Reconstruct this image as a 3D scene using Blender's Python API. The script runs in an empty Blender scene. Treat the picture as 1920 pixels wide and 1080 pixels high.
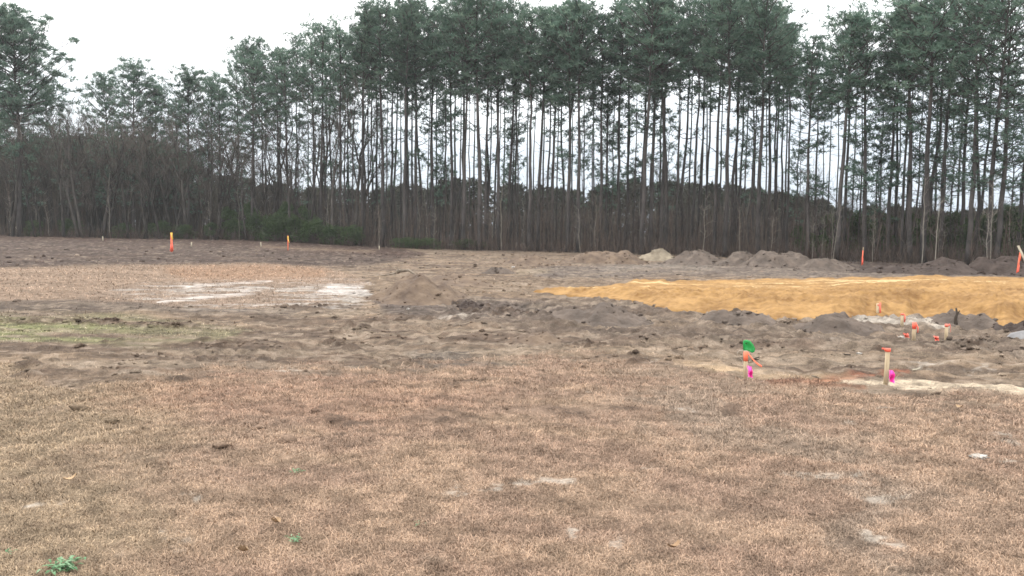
import bpy, math, random
import numpy as np
from mathutils import Matrix, Vector

# ------------------------------------------------------------------ camera, sky, sun, exposure
S = bpy.context.scene
PITCH, ROLL, F, CAMH = math.radians(3.86), math.radians(0.8), 1600.0, 1.6
cam_data = bpy.data.cameras.new('camera')
cam_data.sensor_width = 36.0
cam_data.lens = 36.0 * F / 1920.0
cam_data.clip_start, cam_data.clip_end = 0.05, 9000.0
cam = bpy.data.objects.new('camera', cam_data)
S.collection.objects.link(cam)
CROT = Matrix.Rotation(math.pi / 2 - PITCH, 4, 'X') @ Matrix.Rotation(ROLL, 4, 'Z')
cam.matrix_world = Matrix.Translation((0, 0, CAMH)) @ CROT
S.camera = cam
R3 = np.array(CROT.to_3x3())

SUN_EL, SUN_AZ = math.radians(48), math.radians(-35)      # azimuth from +Y towards +X
w = bpy.data.worlds.new('World')
S.world = w
w.use_nodes = True
nt = w.node_tree
nt.nodes.clear()
N = nt.nodes.new
out = N('ShaderNodeOutputWorld')
bg = N('ShaderNodeBackground')
bg.inputs['Strength'].default_value = 0.1
sky = N('ShaderNodeTexSky')
sky.sky_type = 'NISHITA'
sky.sun_disc = False
sky.sun_elevation = SUN_EL
sky.sun_rotation = SUN_AZ
tc = N('ShaderNodeTexCoord')
sep = N('ShaderNodeSeparateXYZ')
nt.links.new(tc.outputs['Generated'], sep.inputs[0])
ns = N('ShaderNodeTexNoise')
ns.inputs['Scale'].default_value = 3.2
ns.inputs['Detail'].default_value = 6
ns.inputs['Roughness'].default_value = 0.55
mp = N('ShaderNodeMapping')
mp.inputs['Scale'].default_value = (1, 1, 3.5)
nt.links.new(tc.outputs['Generated'], mp.inputs[0])
nt.links.new(mp.outputs[0], ns.inputs['Vector'])
el = N('ShaderNodeMath'); el.operation = 'MULTIPLY_ADD'
el.inputs[1].default_value = 0.16; el.inputs[2].default_value = -0.08
nt.links.new(ns.outputs['Fac'], el.inputs[0])
el2 = N('ShaderNodeMath'); el2.operation = 'ADD'
nt.links.new(sep.outputs['Z'], el2.inputs[0]); nt.links.new(el.outputs[0], el2.inputs[1])
el3 = N('ShaderNodeMath'); el3.operation = 'MULTIPLY_ADD'   # brighter overcast towards the west (left)
el3.inputs[1].default_value = -0.06
nt.links.new(sep.outputs['X'], el3.inputs[0]); nt.links.new(el2.outputs[0], el3.inputs[2])
rp = N('ShaderNodeValToRGB')
cr = rp.color_ramp
cr.elements[0].position = 0.0; cr.elements[0].color = (0.20, 0.228, 0.265, 1)
cr.elements[1].position = 1.0; cr.elements[1].color = (1.0, 0.985, 0.95, 1)
for p, c in ((0.09, (0.275, 0.30, 0.33, 1)), (0.15, (0.40, 0.42, 0.435, 1)), (0.24, (0.56, 0.565, 0.56, 1)), (0.5, (0.8, 0.795, 0.78, 1))):
    e = cr.elements.new(p); e.color = c
nt.links.new(el3.outputs[0], rp.inputs[0])
sc_ = N('ShaderNodeVectorMath'); sc_.operation = 'SCALE'; sc_.inputs['Scale'].default_value = 26.0
nt.links.new(rp.outputs[0], sc_.inputs[0])
mx = N('ShaderNodeMix'); mx.data_type = 'RGBA'; mx.inputs[0].default_value = 0.93
nt.links.new(sky.outputs[0], mx.inputs[6]); nt.links.new(sc_.outputs[0], mx.inputs[7])
nt.links.new(mx.outputs[2], bg.inputs[0]); nt.links.new(bg.outputs[0], out.inputs[0])

sd = bpy.data.lights.new('sun', 'SUN')
sd.energy, sd.angle, sd.color = 0.9, math.radians(35), (1.0, 0.97, 0.92)
sun = bpy.data.objects.new('sun', sd)
S.collection.objects.link(sun)
sun.location = (0, 0, 60)
sv = Vector((math.sin(SUN_AZ) * math.cos(SUN_EL), math.cos(SUN_AZ) * math.cos(SUN_EL), math.sin(SUN_EL)))
sun.rotation_euler = sv.to_track_quat('Z', 'Y').to_euler()

S.view_settings.view_transform = 'Standard'
S.view_settings.look = 'None'
S.view_settings.exposure = 0.62
S.view_settings.gamma = 1.0
S.view_settings.use_curve_mapping = False
S.cycles.max_bounces = 6
S.cycles.diffuse_bounces = 3
S.cycles.transmission_bounces = 3
S.cycles.use_denoising = True
S.cycles.denoiser = 'OPENIMAGEDENOISE'
S.cycles.filter_width = 1.6 if hasattr(S.cycles, 'filter_width') else 1.5

rng = np.random.default_rng(7)
random.seed(7)
COL = S.collection

# ------------------------------------------------------------------ pixels <-> world
def ray(px, py):
    d = np.array([(px - 960) / F, -(py - 540) / F, -1.0])
    return R3 @ d

def proj(x, y, z=0.0):
    p = np.stack([np.asarray(x, float), np.asarray(y, float), np.asarray(z, float) + 0 * np.asarray(x, float) - CAMH], -1)
    v = p @ R3
    dep = -v[..., 2]
    dd = np.where(dep > 0.3, dep, 0.3)
    return 960 + F * v[..., 0] / dd, 540 - F * v[..., 1] / dd, dep

def srgb(r, g, b, k=0.52):
    c = np.array([r, g, b]) / 255.0
    return np.where(c <= 0.04045, c / 12.92, ((c + 0.055) / 1.055) ** 2.4) * k

# ------------------------------------------------------------------ numpy noise
def _h(ix, iy, s):
    n = (ix.astype(np.int64) * 374761393 + iy.astype(np.int64) * 668265263 + s * 974711 + 1013904223) & 0xFFFFFFFF
    n = ((n ^ (n >> 13)) * 1274126177) & 0xFFFFFFFF
    n = n ^ (n >> 16)
    return (n & 0xFFFF) / 65535.0

def vn(x, y, s=0):
    x = np.asarray(x, float); y = np.asarray(y, float)
    ix, iy = np.floor(x), np.floor(y)
    fx, fy = x - ix, y - iy
    fx = fx * fx * (3 - 2 * fx); fy = fy * fy * (3 - 2 * fy)
    a, b = _h(ix, iy, s), _h(ix + 1, iy, s)
    c, d = _h(ix, iy + 1, s), _h(ix + 1, iy + 1, s)
    return (a + (b - a) * fx) * (1 - fy) + (c + (d - c) * fx) * fy

def fbm(x, y, s=0, o=4, g=0.5):
    t = 0; a = 1; m = 0
    for k in range(o):
        t = t + a * vn(x * 2 ** k + 17.3 * k, y * 2 ** k - 9.1 * k, s + k); m += a; a *= g
    return t / m - 0.5

def sst(a, b, x):
    t = np.clip((x - a) / (b - a), 0, 1)
    return t * t * (3 - 2 * t)

def poly(u, v, pts, soft=6.0):
    """soft mask of a polygon"""
    pts = np.array(pts, float)
    m = np.zeros_like(u)
    x0, y0 = pts.min(0) - 3 * soft; x1, y1 = pts.max(0) + 3 * soft
    sel = (u > x0) & (u < x1) & (v > y0) & (v < y1)
    if not sel.any():
        return m
    uu, vv = u[sel], v[sel]
    d2 = np.full(uu.shape, 1e18); ins = np.zeros(uu.shape, bool)
    for i in range(len(pts)):
        a, b = pts[i], pts[(i + 1) % len(pts)]
        ex, ey = b - a
        wx, wy = uu - a[0], vv - a[1]
        t = np.clip((wx * ex + wy * ey) / (ex * ex + ey * ey + 1e-9), 0, 1)
        d2 = np.minimum(d2, (wx - t * ex) ** 2 + (wy - t * ey) ** 2)
        c = ((a[1] > vv) != (b[1] > vv)) & (uu < (b[0] - a[0]) * (vv - a[1]) / (b[1] - a[1] + 1e-12) + a[0])
        ins ^= c
    sdv = np.sqrt(d2) * np.where(ins, 1, -1)
    m[sel] = sst(-soft, soft, sdv)
    return m

def line(u, v, pts, wd, soft=3.0):
    m = np.zeros_like(u)
    for a, b in zip(pts[:-1], pts[1:]):
        ex, ey = b[0] - a[0], b[1] - a[1]
        wx, wy = u - a[0], v - a[1]
        t = np.clip((wx * ex + wy * ey) / (ex * ex + ey * ey), 0, 1)
        d = np.hypot(wx - t * ex, wy - t * ey)
        m = np.maximum(m, 1 - sst(wd - soft, wd + soft, d))
    return m

def ell(u, v, cx, cy, rx, ry):
    d = np.sqrt(((u - cx) / rx) ** 2 + ((v - cy) / ry) ** 2)
    return 1 - sst(0.55, 1.15, d)

BASE_X = [-900, 0, 320, 640, 900, 1200, 1500, 1920, 2800]
BASE_Y = [436, 441, 446, 461, 470, 476, 485, 493, 505]
TREE_D = [112, 95, 86, 74, 67, 63, 58, 52, 44]
base_y = lambda u: np.interp(u, BASE_X, BASE_Y)
tree_d = lambda u: np.interp(u, BASE_X, TREE_D)

# ------------------------------------------------------------------ ground: zones, height, colour
P_TAN = [(-900, 505), (0, 503), (250, 498), (500, 495), (615, 503), (690, 522), (680, 556), (560, 576), (300, 574), (150, 564), (0, 568), (-900, 575)]
P_DARK = [(-900, 425), (0, 436), (320, 442), (640, 455), (760, 468), (800, 476), (700, 498), (600, 500), (500, 494), (250, 497), (0, 502), (-900, 505)]
P_GRASS = [(-1500, 676), (0, 684), (130, 716), (260, 702), (450, 694), (560, 684), (760, 694), (860, 676), (1200, 682), (1340, 700), (1500, 712), (1640, 738), (1920, 752), (3500, 800), (3500, 9000), (-1500, 9000)]
P_GREEN = [(-900, 580), (0, 583), (250, 590), (430, 608), (440, 632), (360, 644), (220, 648), (100, 642), (0, 662), (-900, 680)]
P_WHITE = [(300, 528), (470, 523), (690, 528), (700, 560), (620, 586), (520, 580), (300, 574), (160, 552)]
P_BLUE = [(690, 560), (760, 566), (900, 562), (1010, 574), (1120, 590), (1060, 604), (900, 602), (760, 594), (700, 580)]
P_BACKGREY = [(1000, 500), (1250, 492), (1600, 502), (1920, 516), (2600, 530), (2600, 545), (1900, 520), (1500, 518), (1250, 516), (1150, 522), (1000, 520)]
P_RIGHTDARK = [(1560, 484), (1920, 492), (2600, 505), (2600, 530), (1920, 517), (1640, 512), (1560, 506)]
P_TORN = [(820, 560), (1000, 566), (1160, 560), (1330, 576), (1560, 600), (1720, 590), (1850, 612), (2100, 640), (2100, 680), (1700, 650), (1300, 640), (1000, 625), (820, 600)]
SAND_STREAK = [(1310, 684), (1420, 690), (1530, 697), (1600, 707)]
SAND_STREAK2 = [(1600, 711), (1690, 719), (1790, 730), (1920, 738), (2300, 756)]
CLODS = [(885, 717, 46, 4), (845, 778, 62, 13), (1060, 766, 100, 6), (680, 783, 44, 5), (1215, 678, 26, 8), (1480, 820, 32, 5),
         (1360, 766, 22, 10), (620, 640, 16, 7), (905, 585, 60, 8), (960, 592, 60, 7), (740, 598, 44, 5), (660, 612, 40, 4), (330, 572, 14, 4),
         (110, 605, 160, 6), (300, 610, 70, 5), (420, 638, 60, 4), (60, 690, 50, 8), (160, 712, 26, 5), (740, 712, 20, 3), (1670, 660, 36, 5),
         (1820, 650, 36, 4), (560, 576, 50, 5), (840, 558, 40, 5), (1700, 1058, 40, 8), (1672, 967, 20, 4), (1780, 752, 26, 2), (1640, 885, 20, 2),
         (650, 655, 20, 4), (210, 640, 24, 4), (520, 660, 40, 3), (1280, 655, 30, 3), (1130, 650, 34, 4)]
PALES = [(1480, 876, 62, 7), (1392, 857, 30, 5), (1252, 883, 26, 4), (1833, 855, 16, 6), (925, 943, 62, 8), (1030, 1002, 32, 14), (322, 937, 24, 6),
         (1905, 815, 44, 16), (1275, 773, 34, 4), (1065, 740, 24, 4), (1000, 935, 60, 8), (1600, 884, 40, 8), (1530, 788, 20, 4), (1170, 1022, 40, 10),
         (1630, 770, 30, 4), (280, 1020, 60, 16), (1680, 925, 40, 14), (1250, 945, 24, 5), (1740, 680, 70, 6), (1250, 678, 40, 7),
         (510, 686, 40, 3), (1880, 690, 40, 6), (60, 940, 40, 10), (1080, 925, 60, 10), (1780, 1040, 50, 18), (1540, 640, 22, 3), (870, 598, 60, 3)]

TRACKS = [([(300, 662), (620, 642), (1000, 657), (1360, 642)], 4), ([(300, 676), (640, 657), (1000, 673), (1330, 657)], 4), ([(806, 606), (822, 655), (800, 716)], 16),
          ([(620, 622), (690, 655), (740, 700)], 12), ([(0, 604), (300, 608), (560, 601), (800, 612)], 3), ([(0, 622), (300, 624), (560, 618)], 3), ([(960, 535), (1150, 508), (1280, 500)], 2.2), ([(960, 545), (1160, 517), (1330, 508)], 2.2),
          ([(700, 540), (900, 545), (1060, 538)], 2.5), ([(1200, 640), (1450, 655), (1920, 672)], 5), ([(1200, 658), (1450, 672), (1920, 700)], 5)]

def zones(x, y):
    n1 = fbm(x * 0.9, y * 0.9, 11, 4); n2 = fbm(x * 0.9, y * 0.9, 31, 4)
    n3 = fbm(x * 3.5, y * 3.5, 51, 3); n4 = fbm(x * 3.5, y * 3.5, 71, 3)
    u, v, dep = proj(x + 0.9 * n1 + 0.35 * n3, y + 1.1 * n2 + 0.35 * n4)
    behind = dep < 1.0
    u = np.where(behind, 900, u); v = np.where(behind, 2000, v)
    return u, v

def base_z(x, y):
    r = np.hypot(x, y)
    a = np.degrees(np.arctan2(x, y))
    z = 0.36 * sst(40, 88, r) * (1 - sst(-18, -6, a))
    z = z + 0.12 * sst(25, 60, r) * fbm(x * 0.05, y * 0.05, 5, 2)
    return z

def ground(x, y, want_col=False):
    x = np.asarray(x, float); y = np.asarray(y, float)
    u, v = zones(x, y)
    field = sst(-3, 3, v - base_y(u) + 1)
    grass = sst(0.22, 0.78, poly(u, v, P_GRASS, 36) + 1.5 * fbm(x * 1.8, y * 2.6, 971, 5, 0.65))
    tan = poly(u, v, P_TAN, 5)
    dark = poly(u, v, P_DARK, 4)
    green = poly(u, v, P_GREEN, 7)
    torn = poly(u, v, P_TORN, 8) * (1 - grass)
    mud = field * (1 - grass) * (1 - tan) * (1 - 0.7 * green)
    # --- height
    f1 = fbm(x * 0.6, y * 0.6, 101, 4)
    ruts = fbm(x * 0.28 + 0.05 * y, y * 2.3 + 0.12 * x, 201, 3)
    f2 = fbm(x * 3.2, y * 3.2, 301, 4)
    rid = 1 - 2 * np.abs(fbm(x * 2.1, y * 2.6, 401, 4))
    r = np.hypot(x, y)
    z = base_z(x, y) + 0.03 * fbm(x * 0.25, y * 0.25, 55, 2)
    f3 = fbm(x * 9.0, y * 9.0, 351, 3)
    z = z + mud * (0.10 * f1 + 0.085 * ruts + 0.068 * f2 + 0.045 * f3 + 0.03 * (rid - 0.8))
    z = z + torn * (0.12 * (rid - 0.75) + 0.13 * f1 + 0.09 * f2 + 0.06 * f3)
    z = z + (grass + tan * 0.7 + green * 0.6) * 0.045 * f2
    z = z + (1 - field) * 0.12 * f1
    cl = np.zeros_like(x)
    for (cx, cy, rx, ry) in CLODS:
        e = ell(u, v, cx, cy, rx * 1.15, ry * 1.5)
        cl = np.maximum(cl, e)
    cn = sst(-0.02, 0.14, fbm(x * 5.5, y * 6.5, 421, 4))
    z = z + cl * (0.035 * cn + 0.10 * f2 * cn + 0.06 * f3) * (1 - 0.55 * grass)
    trk = np.zeros_like(x)
    for (pl, wd_) in TRACKS:
        trk = np.maximum(trk, line(u, v, pl, wd_, wd_ * 0.5))
    trk = trk * mud
    z = z - 0.035 * trk + 0.022 * trk * np.sign(np.sin(38 * (0.8 * x + 0.6 * y))) * sst(-0.1, 0.1, f1 + 0.05)
    if not want_col:
        return z
    # --- colour
    def C(*c): return srgb(*c)
    big = sst(-0.18, 0.18, fbm(x * 0.35, y * 0.8, 501, 4))
    med = sst(-0.2, 0.2, fbm(x * 1.7, y * 2.4, 601, 4))
    fine = sst(-0.22, 0.22, fbm(x * 9, y * 9, 701, 3))
    streak = fbm(x * 0.55, y * 3.4, 801, 4)
    col = np.zeros(x.shape + (3,)) + C(84, 70, 62)
    def lay(m, c):
        nonlocal col
        col = col * (1 - m[..., None]) + np.asarray(c) * m[..., None]
    mudc = C(126, 108, 94)[None] * (1 - big[..., None]) + C(158, 137, 117)[None] * big[..., None]
    lay(field, mudc)
    lay(field * sst(0.02, 0.16, streak) * 0.7, C(165, 148, 130))
    lay(field * sst(0.04, 0.18, -streak) * 0.5, C(98, 86, 78))
    lay(field * sst(0.5, 0.9, med) * 0.4, C(108, 94, 84))
    lay(poly(u, v, [(680, 520), (1000, 520), (1180, 540), (1040, 560), (700, 556)], 8) * 0.6, C(140, 121, 103))
    lay(poly(u, v, P_BACKGREY, 5) * 0.8, C(122, 112, 106))
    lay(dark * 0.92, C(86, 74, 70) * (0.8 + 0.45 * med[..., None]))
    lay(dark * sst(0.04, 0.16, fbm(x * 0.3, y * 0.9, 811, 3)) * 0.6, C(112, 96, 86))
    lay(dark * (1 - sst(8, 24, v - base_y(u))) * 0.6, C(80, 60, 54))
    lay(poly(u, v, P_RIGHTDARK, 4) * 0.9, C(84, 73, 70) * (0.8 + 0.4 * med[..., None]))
    lay(line(u, v, [(490, 467), (560, 470), (700, 473)], 1.6, 2.5) * 0.5, C(160, 138, 118))
    lay(tan, C(158, 136, 118) * (0.86 + 0.2 * big[..., None] + 0.1 * (fine[..., None])))
    lay(tan * poly(u, v, [(300, 500), (500, 494), (620, 502), (600, 526), (350, 528)], 10) * 0.7, C(166, 134, 110))
    lay(poly(u, v, [(-900, 564), (0, 566), (160, 562), (330, 574), (560, 580), (560, 592), (250, 586), (0, 582), (-900, 582)], 4) * 0.75, C(112, 101, 93))
    wm = poly(u, v, P_WHITE, 10) * sst(0.03, 0.10, fbm(x * 0.75, y * 2.0, 901, 6, 0.72) + np.where(u > 520, 0.03, -0.03))
    lay(poly(u, v, P_WHITE, 10) * 0.35, C(150, 134, 122))
    lay(wm * 0.72, C(204, 196, 188))
    lay(line(u, v, [(350, 537), (420, 534), (500, 529)], 2.5, 2) * sst(-0.15, 0.1, streak), C(222, 212, 204))
    lay(line(u, v, [(310, 566), (380, 558), (480, 546)], 3.0, 2.5) * sst(-0.2, 0.1, streak), C(222, 212, 204))
    lay(poly(u, v, [(610, 536), (690, 538), (690, 552), (600, 552)], 5) * sst(-0.2, 0.05, streak), C(226, 220, 215))
    gm = green * sst(-0.2, 0.12, fbm(x * 0.8, y * 1.8, 911, 4))
    lay(gm * 0.78, C(141, 135, 106))
    lay(gm * (1 - sst(60, 380, u)) * sst(600, 616, v) * (1 - sst(634, 650, v)) * 0.65, C(138, 143, 98))
    lay(poly(u, v, P_BLUE, 9) * 0.75, C(98, 90, 88) * (0.75 + 0.5 * fine[..., None]))
    lay(torn * 0.5, C(122, 110, 101) * (0.8 + 0.35 * med[..., None]))
    lay(trk * 0.35, C(166, 148, 130))
    lay(poly(u, v, [(780, 640), (870, 650), (900, 690), (840, 720), (760, 700)], 10) * sst(-0.1, 0.1, streak) * 0.6, C(100, 95, 92))
    # foreground: dormant turf over soil
    gcol = C(156, 132, 115)[None] * (1 - med[..., None]) + C(166, 142, 122)[None] * med[..., None]
    lay(grass, gcol)
    lay(grass * (1 - sst(100, 420, u)) * 0.6, C(150, 135, 112))
    lay(grass * ell(u, v, 560, 745, 430, 60) * 0.3, C(156, 122, 103))
    lay(grass * sst(1100, 1500, u) * 0.25 * big, C(138, 118, 106))
    lay(line(u, v, [(1200, 745), (1400, 780), (1560, 860), (1680, 950), (1730, 1080)], 60, 40) * sst(0.4, 0.8, med) * 0.45, C(138, 126, 115))
    for (cx, cy, rx, ry) in PALES:
        e = ell(u, v, cx, cy, rx, ry)
        lay(e * sst(-0.06, 0.1, fbm(x * 5, y * 9, 921, 4) + 0.10 * e) * sst(-0.14, 0.06, fbm(x * 13, y * 16, 925, 3)) * 0.8, C(192, 180, 167))
    lay(line(u, v, SAND_STREAK, 8, 5) * (0.6 + 0.4 * sst(-0.15, 0.1, streak)), C(198, 172, 142))
    lay(line(u, v, [(1520, 704), (1580, 706), (1660, 702), (1700, 700)], 6, 6) * 0.6, C(160, 92, 66))
    lay(line(u, v, [(1480, 716), (1560, 722), (1640, 728)], 7, 7) * 0.5, C(140, 90, 66))
    lay(line(u, v, SAND_STREAK2, 8, 5) * (0.35 + 0.65 * sst(-0.12, 0.12, streak)), C(216, 198, 174))
    lay(poly(u, v, [(1590, 598), (1650, 592), (1770, 604), (1740, 616), (1640, 612)], 4) * sst(-0.2, 0.1, fbm(x * 1.5, y * 2, 931, 4)), C(196, 186, 174))
    lay(line(u, v, [(1130, 505), (1250, 498), (1340, 504)], 4, 4) * 0.4, C(160, 150, 140))
    lay(poly(u, v, [(960, 506), (1030, 504), (1040, 512), (970, 514)], 3) * 0.7, C(172, 155, 134))
    cm = cl * cn
    lay(cm * (0.85 - 0.25 * grass), C(92, 77, 67))
    lay(cl * 0.2, C(116, 100, 88))
    spk = fbm(x * 2.4, y * 5.0, 951, 5, 0.7)
    bare = np.clip(field * (1 - grass) * (1 - 0.6 * tan), 0, 1)
    lay(bare * sst(0.08, 0.17, spk) * 0.5, C(84, 73, 66))  # dark specks paint in the tiny shadows of rough soil
    lay(bare * sst(0.07, 0.16, -spk) * 0.5, C(178, 161, 144))
    spg = fbm(x * 6, y * 9.0, 961, 4, 0.65)
    lay(grass * sst(0.10, 0.2, spg) * 0.38, C(104, 86, 74))
    col = col * (0.78 + 0.44 * fine[..., None])  # fine tone contrast, widened to paint in micro shadows
    masks = dict(grass=grass, tan=tan, green=green, mud=mud, torn=torn, cl=cl, field=field)
    return z, col, masks

def gz(x, y):
    return float(ground(np.array([x]), np.array([y]))[0])

def at(px, py):
    """world point where a view ray meets the smooth ground"""
    d = ray(px, py); z = 0.0
    for _ in range(6):
        t = (z - CAMH) / d[2]
        x, y = d[0] * t, d[1] * t
        z = float(base_z(np.array([x]), np.array([y]))[0])
    return x, y

def along(px, dist, py=400):
    d = ray(px, py); t = dist / math.hypot(d[0], d[1])
    return d[0] * t, d[1] * t

def height_at(px, py, dist):
    d = ray(px, py); t = dist / math.hypot(d[0], d[1])
    return CAMH + d[2] * t

# ------------------------------------------------------------------ mesh helpers
class MB:
    def __init__(s): s.V = []; s.T = []; s.Q = []; s.n = 0; s.tc = []; s.qc = []
    def add(s, V, T=None, Q=None, tc=None, qc=None):
        V = np.asarray(V, float).reshape(-1, 3)
        if T is not None and len(T): s.T.append(np.asarray(T) + s.n); s.tc.append(np.zeros(len(T)) if tc is None else tc)
        if Q is not None and len(Q): s.Q.append(np.asarray(Q) + s.n); s.qc.append(np.zeros(len(Q)) if qc is None else qc)
        s.V.append(V); s.n += len(V)
    def mesh(s, name, smooth=False):
        V = np.concatenate(s.V).astype(np.float32)
        T = np.concatenate(s.T).reshape(-1, 3) if s.T else np.zeros((0, 3), int)
        Q = np.concatenate(s.Q).reshape(-1, 4) if s.Q else np.zeros((0, 4), int)
        me = bpy.data.meshes.new(name)
        me.vertices.add(len(V)); me.vertices.foreach_set('co', V.ravel())
        loops = np.concatenate([T.ravel(), Q.ravel()]).astype(np.int32)
        me.loops.add(len(loops)); me.loops.foreach_set('vertex_index', loops)
        starts = np.concatenate([np.arange(len(T)) * 3, len(T) * 3 + np.arange(len(Q)) * 4]).astype(np.int32)
        me.polygons.add(len(starts)); me.polygons.foreach_set('loop_start', starts)
        fc = np.concatenate(([np.concatenate(s.tc)] if s.T else []) + ([np.concatenate(s.qc)] if s.Q else [])).astype(np.float32)
        at_ = me.attributes.new('shade', 'FLOAT', 'FACE'); at_.data.foreach_set('value', fc)
        if smooth: me.polygons.foreach_set('use_smooth', np.ones(len(starts), bool))
        me.update(calc_edges=True)
        return me
    def build(s, name, mat, parent=None, smooth=False):
        me = s.mesh(name, smooth)
        if mat: me.materials.append(mat)
        o = bpy.data.objects.new(name, me); COL.objects.link(o)
        if parent: o.parent = parent
        return o

def tube(mb, pts, rad, k=6, cap=True, c=0.0):
    pts = np.asarray(pts, float); n = len(pts); rad = np.asarray(rad, float)
    t = np.gradient(pts, axis=0); t /= np.linalg.norm(t, axis=1)[:, None] + 1e-9
    ref = np.array([0.31, 0.95, 0.05]) if abs(t[0][1]) < 0.8 else np.array([0.95, 0.1, 0.3])
    a = np.cross(t, ref); a /= np.linalg.norm(a, axis=1)[:, None] + 1e-9
    b = np.cross(t, a)
    th = np.arange(k) / k * 2 * np.pi
    V = pts[:, None] + rad[:, None, None] * (a[:, None] * np.cos(th)[None, :, None] + b[:, None] * np.sin(th)[None, :, None])
    i = np.arange(n - 1)[:, None] * k; j = np.arange(k)[None]; j2 = (j + 1) % k
    Q = np.stack([i + j, i + j2, i + k + j2, i + k + j], -1).reshape(-1, 4)
    V = V.reshape(-1, 3)
    T = []
    if cap:
        V = np.concatenate([V, pts[-1:] + t[-1:] * rad[-1] * 0.3, pts[:1]])
        m = n * k
        T = [((n - 1) * k + q, (n - 1) * k + (q + 1) % k, m) for q in range(k)] + [((q + 1) % k, q, m + 1) for q in range(k)]
    mb.add(V, T, Q, tc=np.full(len(T), c), qc=np.full(len(Q), c))

def box(mb, c, s, R=None, taper=1.0, ch=0.0):
    """chamfered box: centre c, size s"""
    hx, hy, hz = s[0] / 2, s[1] / 2, s[2] / 2
    ch = min(ch, hx * 0.6, hy * 0.6)
    ring = [(hx - ch, -hy), (hx, -hy + ch), (hx, hy - ch), (hx - ch, hy), (-hx + ch, hy), (-hx, hy - ch), (-hx, -hy + ch), (-hx + ch, -hy)]
    V = [(x, y, -hz) for x, y in ring] + [(x * taper, y * taper, hz) for x, y in ring] + [(0, 0, -hz), (0, 0, hz)]
    V = np.array(V)
    if R is not None: V = V @ np.array(R).T
    V = V + np.array(c)
    Q = [(i, (i + 1) % 8, 8 + (i + 1) % 8, 8 + i) for i in range(8)]
    T = [((i + 1) % 8, i, 16) for i in range(8)] + [(8 + i, 8 + (i + 1) % 8, 17) for i in range(8)]
    mb.add(V, T, Q)

def strip(mb, pts, wvec, thick=0.002):
    """a ribbon with thickness along pts"""
    pts = np.asarray(pts, float); n = len(pts)
    wv = np.asarray(wvec, float)
    if wv.ndim == 1: wv = np.repeat(wv[None], n, 0)
    t = np.gradient(pts, axis=0); nn = np.cross(t, wv); nn /= np.linalg.norm(nn, axis=1)[:, None] + 1e-9
    V = np.stack([pts - wv / 2 - nn * thick / 2, pts + wv / 2 - nn * thick / 2, pts + wv / 2 + nn * thick / 2, pts - wv / 2 + nn * thick / 2], 1).reshape(-1, 3)
    Q = []
    for i in range(n - 1):
        for q in range(4):
            Q.append((4 * i + q, 4 * i + (q + 1) % 4, 4 * i + 4 + (q + 1) % 4, 4 * i + 4 + q))
    Q.append((3, 2, 1, 0)); m = 4 * (n - 1); Q.append((m, m + 1, m + 2, m + 3))
    mb.add(V, None, Q)

def tag(o, label=None, cat=None, group=None, kind=None):
    if label: o['label'] = label
    if cat: o['category'] = cat
    if group: o['group'] = group
    if kind: o['kind'] = kind
    return o

def empty(name, loc, rz=0.0):
    o = bpy.data.objects.new(name, None); o.empty_display_size = 0.3
    COL.objects.link(o); o.location = loc; o.rotation_euler = (0, 0, rz)
    return o

def copy_tree(o, parent=None):
    c = o.copy(); COL.objects.link(c)
    if parent is not None: c.parent = parent
    for ch in list(o.children): copy_tree(ch, c)
    return c

# ------------------------------------------------------------------ materials
def new_mat(name):
    m = bpy.data.materials.new(name); m.use_nodes = True
    n = m.node_tree; b = n.nodes['Principled BSDF']
    b.inputs['Roughness'].default_value = 0.9
    b.inputs['Specular IOR Level'].default_value = 0.15
    return m, n, b

def noise_mat(name, c1, c2, scale=8.0, detail=5, rough=0.92, bump=0.0, bscale=30.0, stretch=(1, 1, 1), objrand=0.0, spec=0.15, bdist=0.02):
    m, n, b = new_mat(name)
    b.inputs['Roughness'].default_value = rough; b.inputs['Specular IOR Level'].default_value = spec
    tc = n.nodes.new('ShaderNodeTexCoord'); mp = n.nodes.new('ShaderNodeMapping'); mp.inputs['Scale'].default_value = stretch
    ns = n.nodes.new('ShaderNodeTexNoise'); ns.inputs['Scale'].default_value = scale; ns.inputs['Detail'].default_value = detail
    n.links.new(tc.outputs['Object'], mp.inputs[0]); n.links.new(mp.outputs[0], ns.inputs['Vector'])
    r = n.nodes.new('ShaderNodeValToRGB')
    r.color_ramp.elements[0].position = 0.32; r.color_ramp.elements[1].position = 0.68
    r.color_ramp.elements[0].color = (*c1, 1); r.color_ramp.elements[1].color = (*c2, 1)
    n.links.new(ns.outputs['Fac'], r.inputs[0])
    src = r.outputs[0]
    if objrand:
        oi = n.nodes.new('ShaderNodeObjectInfo'); mr = n.nodes.new('ShaderNodeMapRange')
        mr.inputs['To Min'].default_value = 1 - objrand; mr.inputs['To Max'].default_value = 1 + objrand
        n.links.new(oi.outputs['Random'], mr.inputs[0])
        vm = n.nodes.new('ShaderNodeVectorMath'); vm.operation = 'SCALE'
        n.links.new(src, vm.inputs[0]); n.links.new(mr.outputs[0], vm.inputs['Scale']); src = vm.outputs[0]
    n.links.new(src, b.inputs['Base Color'])
    if bump:
        n2 = n.nodes.new('ShaderNodeTexNoise'); n2.inputs['Scale'].default_value = bscale; n2.inputs['Detail'].default_value = 4
        n.links.new(mp.outputs[0], n2.inputs['Vector'])
        bp = n.nodes.new('ShaderNodeBump'); bp.inputs['Strength'].default_value = bump; bp.inputs['Distance'].default_value = bdist
        n.links.new(n2.outputs['Fac'], bp.inputs['Height']); n.links.new(bp.outputs[0], b.inputs['Normal'])
    return m

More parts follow.
